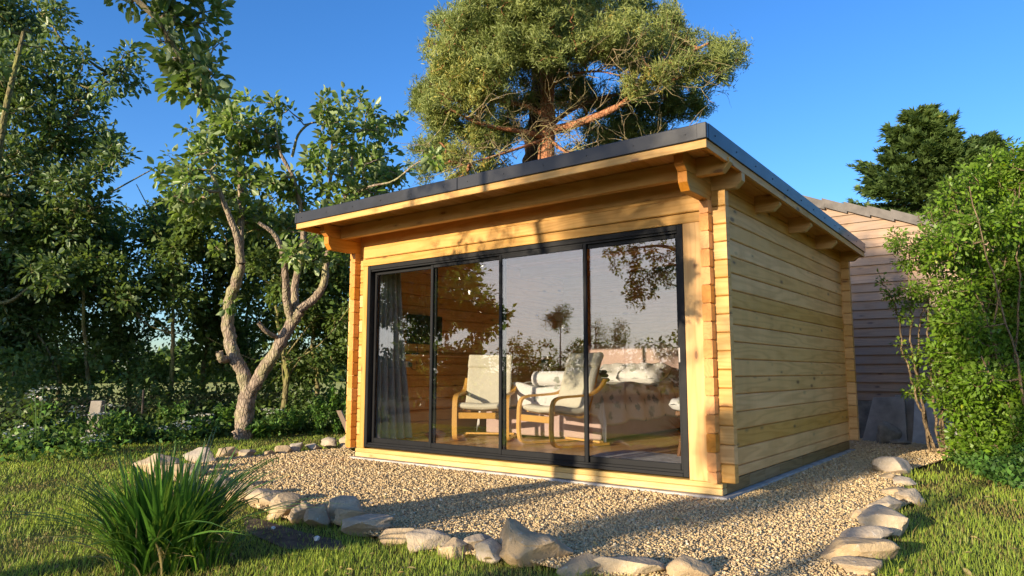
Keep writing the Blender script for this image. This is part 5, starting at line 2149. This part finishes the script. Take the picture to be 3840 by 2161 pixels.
# darker neighbouring trunk
pt = at(1334, 900, 21.5)
dt_ = empty('pine_tree', (pt[0], pt[1], -0.06), 'second dark ivy clad pine trunk just left of the orange pine trunk', 'tree')
t = Tree()
t.limb([np.array(dt_.location)] + lp([(1336, 560), (1338, 420), (1344, 350), (1350, 290), (1352, 200), (1350, 120)], 21.5), 0.34, 0.16, 6, .02)
t.mesh('trunk', M['bark_dark'], dt_, (12, 4), 0.08)
PBd = pxblobs([(1350, 130, 90, 40), (1300, 90, 70, 36), (1410, 80, 70, 36)], 21.5, .6)
t.grow(blob_targets(PBd, 60, .2), r_tip=.01, jit=.15)
C = np.array([t.P[i[-1]] for i in t.tw] * 4) + rng.normal(0, .15, (len(t.tw) * 4, 3))
n = len(C)
P = np.repeat(C, 14, 0) + rng.normal(0, .05, (n * 14, 3))
leaf_obj('crown', P, unit(rng.normal(0, 1, P.shape) + np.array([0, 0, .4])), unit(rng.normal(0, 1, P.shape)), rng.uniform(.1, .2, len(P)), np.full(len(P), .03), M['needle'], dt_, pvar(P, 1.2), False, 0, 0.05)
n = 1500
zz = rng.uniform(2, 5.6, n)
an = rng.uniform(0, 2 * np.pi, n)
P = np.stack([pt[0] + .34 * np.cos(an), pt[1] + .34 * np.sin(an), zz], 1) + rng.normal(0, .04, (n, 3))
leaf_obj('ivy', P, unit(np.stack([np.cos(an), np.sin(an), -.6 + 0 * an], 1) + rng.normal(0, .4, (n, 3))), unit(np.stack([np.cos(an), np.sin(an), .4 + 0 * an], 1) + rng.normal(0, .4, (n, 3))), np.full(n, .09), np.full(n, .08), M['hedge'], dt_, rng.random(n) * .5, False)


# ------------------------------------------------------------------ cypress trees at the right
def cypress(base, h, rmax, nb, label, dens=26, shape=1.0, yaw0=0.0, group=None):
    root = empty('cypress_tree', base, label, 'tree', group)
    t = Tree()
    b = np.array(base, float)
    t.limb([b, b + np.array([.03, .02, h * .5]), b + np.array([0, 0, h])], 0.13, 0.015, 10)
    P, D, N, Lg = [], [], [], []
    for i in range(nb):
        u = rng.random() ** 0.85
        z = h * (0.06 + 0.93 * u)
        L = rmax * (1 - u) ** 0.8 * rng.uniform(.55, 1.15) + 0.14
        a = rng.uniform(0, 2 * math.pi)
        d = np.array([math.cos(a), math.sin(a), rng.uniform(.05, .45)])
        s = b + np.array([0, 0, z])
        mid = s + d * L * .55 + np.array([0, 0, -.04 * L])
        e = s + d * L + np.array([0, 0, .05 * L])
        q = smooth_path([s, mid, e], 5)
        t.limb([s, mid, e], 0.016, 0.004, 4)
        k = int(dens * (0.35 + L))
        f = rng.beta(2.2, 1.2, k) * (len(q) - 1.001)
        ii = f.astype(int)
        p = q[ii] + (q[ii + 1] - q[ii]) * (f - ii)[:, None] + rng.normal(0, .03 + .03 * L, (k, 3)) * np.array([1, 1, .6])
        P.append(p)
        D.append(unit(d * 1.2 + rng.normal(0, .40, (k, 3)) + np.array([0, 0, .05])))
        N.append(unit(np.array([0, 0, 1]) + rng.normal(0, .5, (k, 3))))
        Lg.append(rng.uniform(.09, .22, k))
    t.mesh('trunk', M['bark_dark'], root, (6, 3))
    P, D, N, Lg = np.vstack(P), np.vstack(D), np.vstack(N), np.concatenate(Lg)
    # every spray is split into three thin fans
    Q, E_, Nn, l2 = [], [], [], []
    for s in (-.5, 0, .5):
        S = unit(np.cross(D, N))
        Q.append(P)
        E_.append(unit(D + S * s))
        Nn.append(N)
        l2.append(Lg * (1 - .25 * abs(s)))
    Q, E_, Nn, l2 = np.vstack(Q), np.vstack(E_), np.vstack(Nn), np.concatenate(l2)
    leaf_obj('crown', Q, E_, Nn, l2, l2 * .24, M['cypress'], root, np.tile(pvar(P, .8), 3), False, 0.05, 0.12)
    return root


b = at(2356, 900, 15.0)
cypress((b[0], b[1], -.06), 6.8, 3.0, 330, 'dark cypress with feathery layered boughs behind the shed', 85)
b = at(2510, 900, 16.0)
cypress((b[0], b[1], -.06), 6.5, 2.9, 310, 'second cypress to the right of the first, behind the privet bush', 80)


# ------------------------------------------------------------------ privet at the right
def privet(root, stems, blobs, nt, per, L, d, spread=.10):
    t = Tree()
    for s in stems:
        t.limb(s, 0.016, 0.005, 5, .012)
    t.grow(blob_targets(blobs, nt, 0.0), r_tip=0.0026, jit=0.10, nseg=3, maxr=.012)
    t.mesh('stem', M['stem_privet'], root, (7, 3), .03)
    P, D, N, l, w = t.twig_leaves(per, spread, L, .52, start=.2, tipn=4)
    return leaf_obj('crown', P, D, N, l, w, M['privet'], root, np.clip(pvar(P, .45) + .0, 0, 1), False, .2)


DV = 8.3
pv1 = empty('privet_bush', (*gz(2400, 1150)[:2], -.06), 'dense bright green privet bush filling the right edge', 'bush')
base = np.array(pv1.location)
stems = []
for k in range(6):
    a = base + np.array([rng.uniform(-.25, .9), rng.uniform(-.35, .35), 0])
    e = at(rng.uniform(2380, 2640), rng.uniform(430, 760), DV + rng.uniform(-.7, .6))
    stems.append([a, a * .7 + e * .3 + np.array([0, 0, .25]), a * .35 + e * .65 + np.array([0, 0, .1]), e])
VB = pxblobs([(2440, 470, 80, 50), (2530, 430, 80, 60), (2590, 420, 60, 50), (2390, 540, 60, 44), (2480, 560, 90, 50), (2570, 560, 80, 60), (2370, 620, 50, 40), (2440, 660, 80, 50), (2540, 680, 90, 60), (2400, 740, 60, 50), (2490, 780, 90, 56), (2580, 800, 80, 60),
              (2380, 820, 46, 40), (2450, 860, 80, 50), (2550, 900, 80, 60), (2350, 880, 34, 34), (2400, 930, 50, 40), (2480, 960, 80, 50), (2570, 1010, 70, 60), (2430, 1020, 40, 30), (2500, 1060, 70, 40), (2590, 1110, 60, 50), (2460, 1120, 50, 30), (2530, 1160, 60, 30), (2420, 1150, 30, 20), (2620, 740, 80, 280), (2640, 540, 60, 100), (2470, 1090, 60, 50, -.3), (2540, 1060, 60, 60, -.6), (2580, 1130, 60, 60, -.9), (2510, 1140, 50, 36, -.5), (2420, 1090, 36, 40, -.1), (2560, 960, 70, 60, -.5), (2600, 1180, 40, 30, -1.0), (2440, 1050, 50, 50, -.5), (2400, 1000, 36, 50, -.4), (2390, 900, 40, 50, -.4), (2420, 800, 50, 60, -.5), (2450, 950, 60, 60, -.6), (2480, 1130, 50, 30, -.7), (2430, 1130, 40, 26, -.5)], DV, .55, 1.0)
privet(pv1, stems, VB, 2250, 24, .062, DV, .12)
pv2 = empty('privet_bush', (*gz(2345, 1140)[:2], -.06), 'leggy privet with bare twisted stems in front of the shed wall', 'bush')
base = np.array(pv2.location)
stems = [[base, *lp([(2320, 1040), (2296, 960), (2270, 880), (2262, 800), (2240, 740), (2215, 700)], DV + .2)],
         [base + np.array([.05, 0, 0]), *lp([(2322, 1030), (2300, 930), (2290, 840), (2296, 760), (2270, 640), (2250, 580)], DV + .2)],
         [base + np.array([.1, .05, 0]), *lp([(2345, 1000), (2340, 900), (2335, 800), (2340, 700), (2330, 600), (2310, 540)], DV + .1)],
         [base + np.array([.12, .02, 0]), *lp([(2360, 1010), (2366, 900), (2360, 780), (2372, 660), (2380, 560)], DV)],
         [base + np.array([.02, .04, 0]), *lp([(2330, 1060), (2310, 900), (2318, 800), (2350, 700), (2360, 620)], DV + .3)],
         [base + np.array([.16, -.02, 0]), *lp([(2372, 1050), (2384, 960), (2390, 860), (2400, 760)], DV)]]
VB = pxblobs([(2255, 600, 26, 26), (2290, 620, 36, 30), (2330, 600, 44, 30), (2270, 660, 24, 20), (2320, 660, 40, 30), (2290, 730, 40, 24), (2270, 770, 34, 24), (2216, 700, 14, 12), (2240, 740, 12, 10), (2330, 740, 30, 24), (2345, 540, 40, 26), (2390, 590, 40, 30), (2260, 870, 24, 14), (2300, 900, 26, 18), (2330, 960, 40, 24), (2300, 990, 24, 16), (2370, 800, 30, 24), (2350, 1000, 30, 14), (2280, 800, 20, 16), (2370, 880, 30, 24), (2390, 960, 30, 20), (2360, 700, 30, 30)], DV + .1, .25, 1.0)
privet(pv2, stems, VB, 240, 15, .052, DV, .07)
n = 7000
q = rng.random(n)
P = np.stack([rng.uniform(.95, 3.2, n), 4.7 - 2.3 * q + rng.normal(0, .25, n), np.zeros(n)], 1)
P[:, 0] = np.maximum(P[:, 0], 1.0 + (4.7 - P[:, 1]) * .30 + rng.normal(0, .06, n))
P[:, 2] = -.05 + rng.random(n) * (.10 + .22 * np.clip((P[:, 0] - 1.0 - (4.7 - P[:, 1]) * .3) / .5, 0, 1))
l = rng.uniform(.03, .07, n)
tag(leaf_obj('ground_cover', P, unit(rng.normal(0, 1, (n, 3)) + np.array([0, 0, .4])), unit(np.array([0, 0, 1]) + rng.normal(0, .4, (n, 3))), l, l * .6, M['herb'], None, rng.random(n) * .8, False), kind='stuff')


# ------------------------------------------------------------------ garden trees on the sunny side (seen mirrored in the glass)
def round_tree(base, h, r, label, nblob, nt, per, L, mat='apple', bark='bark_hedge', six=False, group='garden trees mirrored in the doors', name='garden_tree', clear=.3):
    root = empty(name, base, label, 'tree', group)
    b = np.array(base, float)
    t = Tree()
    t.limb([b, b + np.array([rng.normal(0, .1), rng.normal(0, .1), h * .35]), b + np.array([0, 0, h * .8])], .03 * h * .6, .02, 6)
    B = []
    for k in range(nblob):
        u = clear + (1 - clear) * rng.random()
        a = rng.uniform(0, 2 * math.pi)
        rr_ = r * math.sin(math.pi * min(1, (u * .8 + .15))) * rng.uniform(.2, .85)
        B.append((b[0] + rr_ * math.cos(a), b[1] + rr_ * math.sin(a), u * h, r * .32, r * .32, r * .26))
    t.grow(blob_targets(B, nt, .1), r_tip=.006, jit=.12)
    t.mesh('trunk', M[bark], root, (8, 3), .03)
    P, D, N, l, w = t.twig_leaves(per, .2, L, .6, start=.2, tipn=4)
    leaf_obj('crown', P, D, N, l, w, M[mat], root, pvar(P, .7), six)
    return root


round_tree((-12.6, -9.6, -.06), 5.4, 2.3, 'tall broad tree mirrored in the left glass panels', 30, 800, 16, .19, clear=.10)
round_tree((-17.5, -13.0, -.06), 8.5, 3.4, 'second tall tree mirrored behind the broad one', 16, 360, 12, .15)
round_tree((-17.4, -24.0, -.06), 4.1, 1.7, 'round bush mirrored near the middle door stile', 8, 150, 12, .09, clear=.1)
round_tree((-15.4, -24.0, -.06), 3.9, 1.5, 'twiggy bush mirrored right of the round bush', 7, 150, 4, .07, clear=.1)
round_tree((-13.6, -23.5, -.06), 3.0, 1.5, 'low bush mirrored above the headboard', 7, 120, 12, .09, clear=.1)
for k, (x, y, h, r) in enumerate(((-29.0, -27, 2.7, 4.2), (-22.5, -28, 2.4, 3.6), (-17.0, -28, 2.5, 3.4), (-12.0, -27, 2.3, 3.2))):
    round_tree((x, y, -.06), h, r, ['leftmost clipped hedge bush mirrored low in the glass', 'second clipped hedge bush mirrored low in the glass', 'third clipped hedge bush mirrored low in the glass', 'rightmost clipped hedge bush mirrored low in the glass'][k], 16, 260, 10, .20, clear=.05, group='hedge bushes mirrored in the doors', name='hedge_bush')
round_tree((-1.35, -12.5, -.06), 3.4, .50, 'garden tree standing behind the photographer, casting the right shadows', 10, 230, 10, .10, group='trees behind the photographer')
round_tree((-2.9, -16.0, -.06), 7.4, 2.2, 'tall garden tree behind the photographer, dappling the cabin front', 26, 420, 9, .11, clear=.60, group='trees behind the photographer')
round_tree((-0.45, -15.0, -.06), 6.3, 1.1, 'slender garden tree behind the photographer, shading the privet and shed', 12, 230, 10, .11, clear=.62, group='trees behind the photographer')
# fallen leaves and bits of straw on lawn and gravel
P, r = polar(900, 2.0, 11, 0.4, math.radians(44))
P = P[~((P[:, 0] > -4.4) & (P[:, 0] < 0.1) & (P[:, 1] > -0.1) & (P[:, 1] < 4.5)) & (P[:, 0] > -8) & (P[:, 1] < 5)]
n = len(P)
g_ = inside(P, GP)
P = np.c_[P, np.where(g_, -.012, -.030) + rng.uniform(0, .012, n)][(~g_) | (rng.random(n) < .35)]
n = len(P)
l = rng.uniform(.02, .055, n)
tag(leaf_obj('leaf_litter', P, unit(rng.normal(0, 1, (n, 3)) * np.array([1, 1, .25])), unit(np.array([0, 0, 1]) + rng.normal(0, .3, (n, 3))), l, l * rng.uniform(.15, .6, n), M['sedge_pale'], None, rng.random(n), True), kind='stuff')
# far wood along the edge of the field beyond the hedge: one mass
n = 16000
an = rng.uniform(math.radians(95), math.radians(215), n)
rr_ = rng.uniform(70, 84, n)
P = np.stack([rr_ * np.cos(an), rr_ * np.sin(an), np.zeros(n)], 1)
hh = 2.4 + 1.2 * np.sin(an * 31) + 0.8 * np.sin(an * 67 + 1) + 0.5 * np.sin(an * 140)
P[:, 2] = rng.random(n) ** .8 * hh
tag(leaf_obj('far_wood', P, unit(rng.normal(0, 1, (n, 3))), unit(rng.normal(0, 1, (n, 3))), np.full(n, .9), np.full(n, .8), M['hedge'], None, pvar(P, 6), False), kind='stuff')
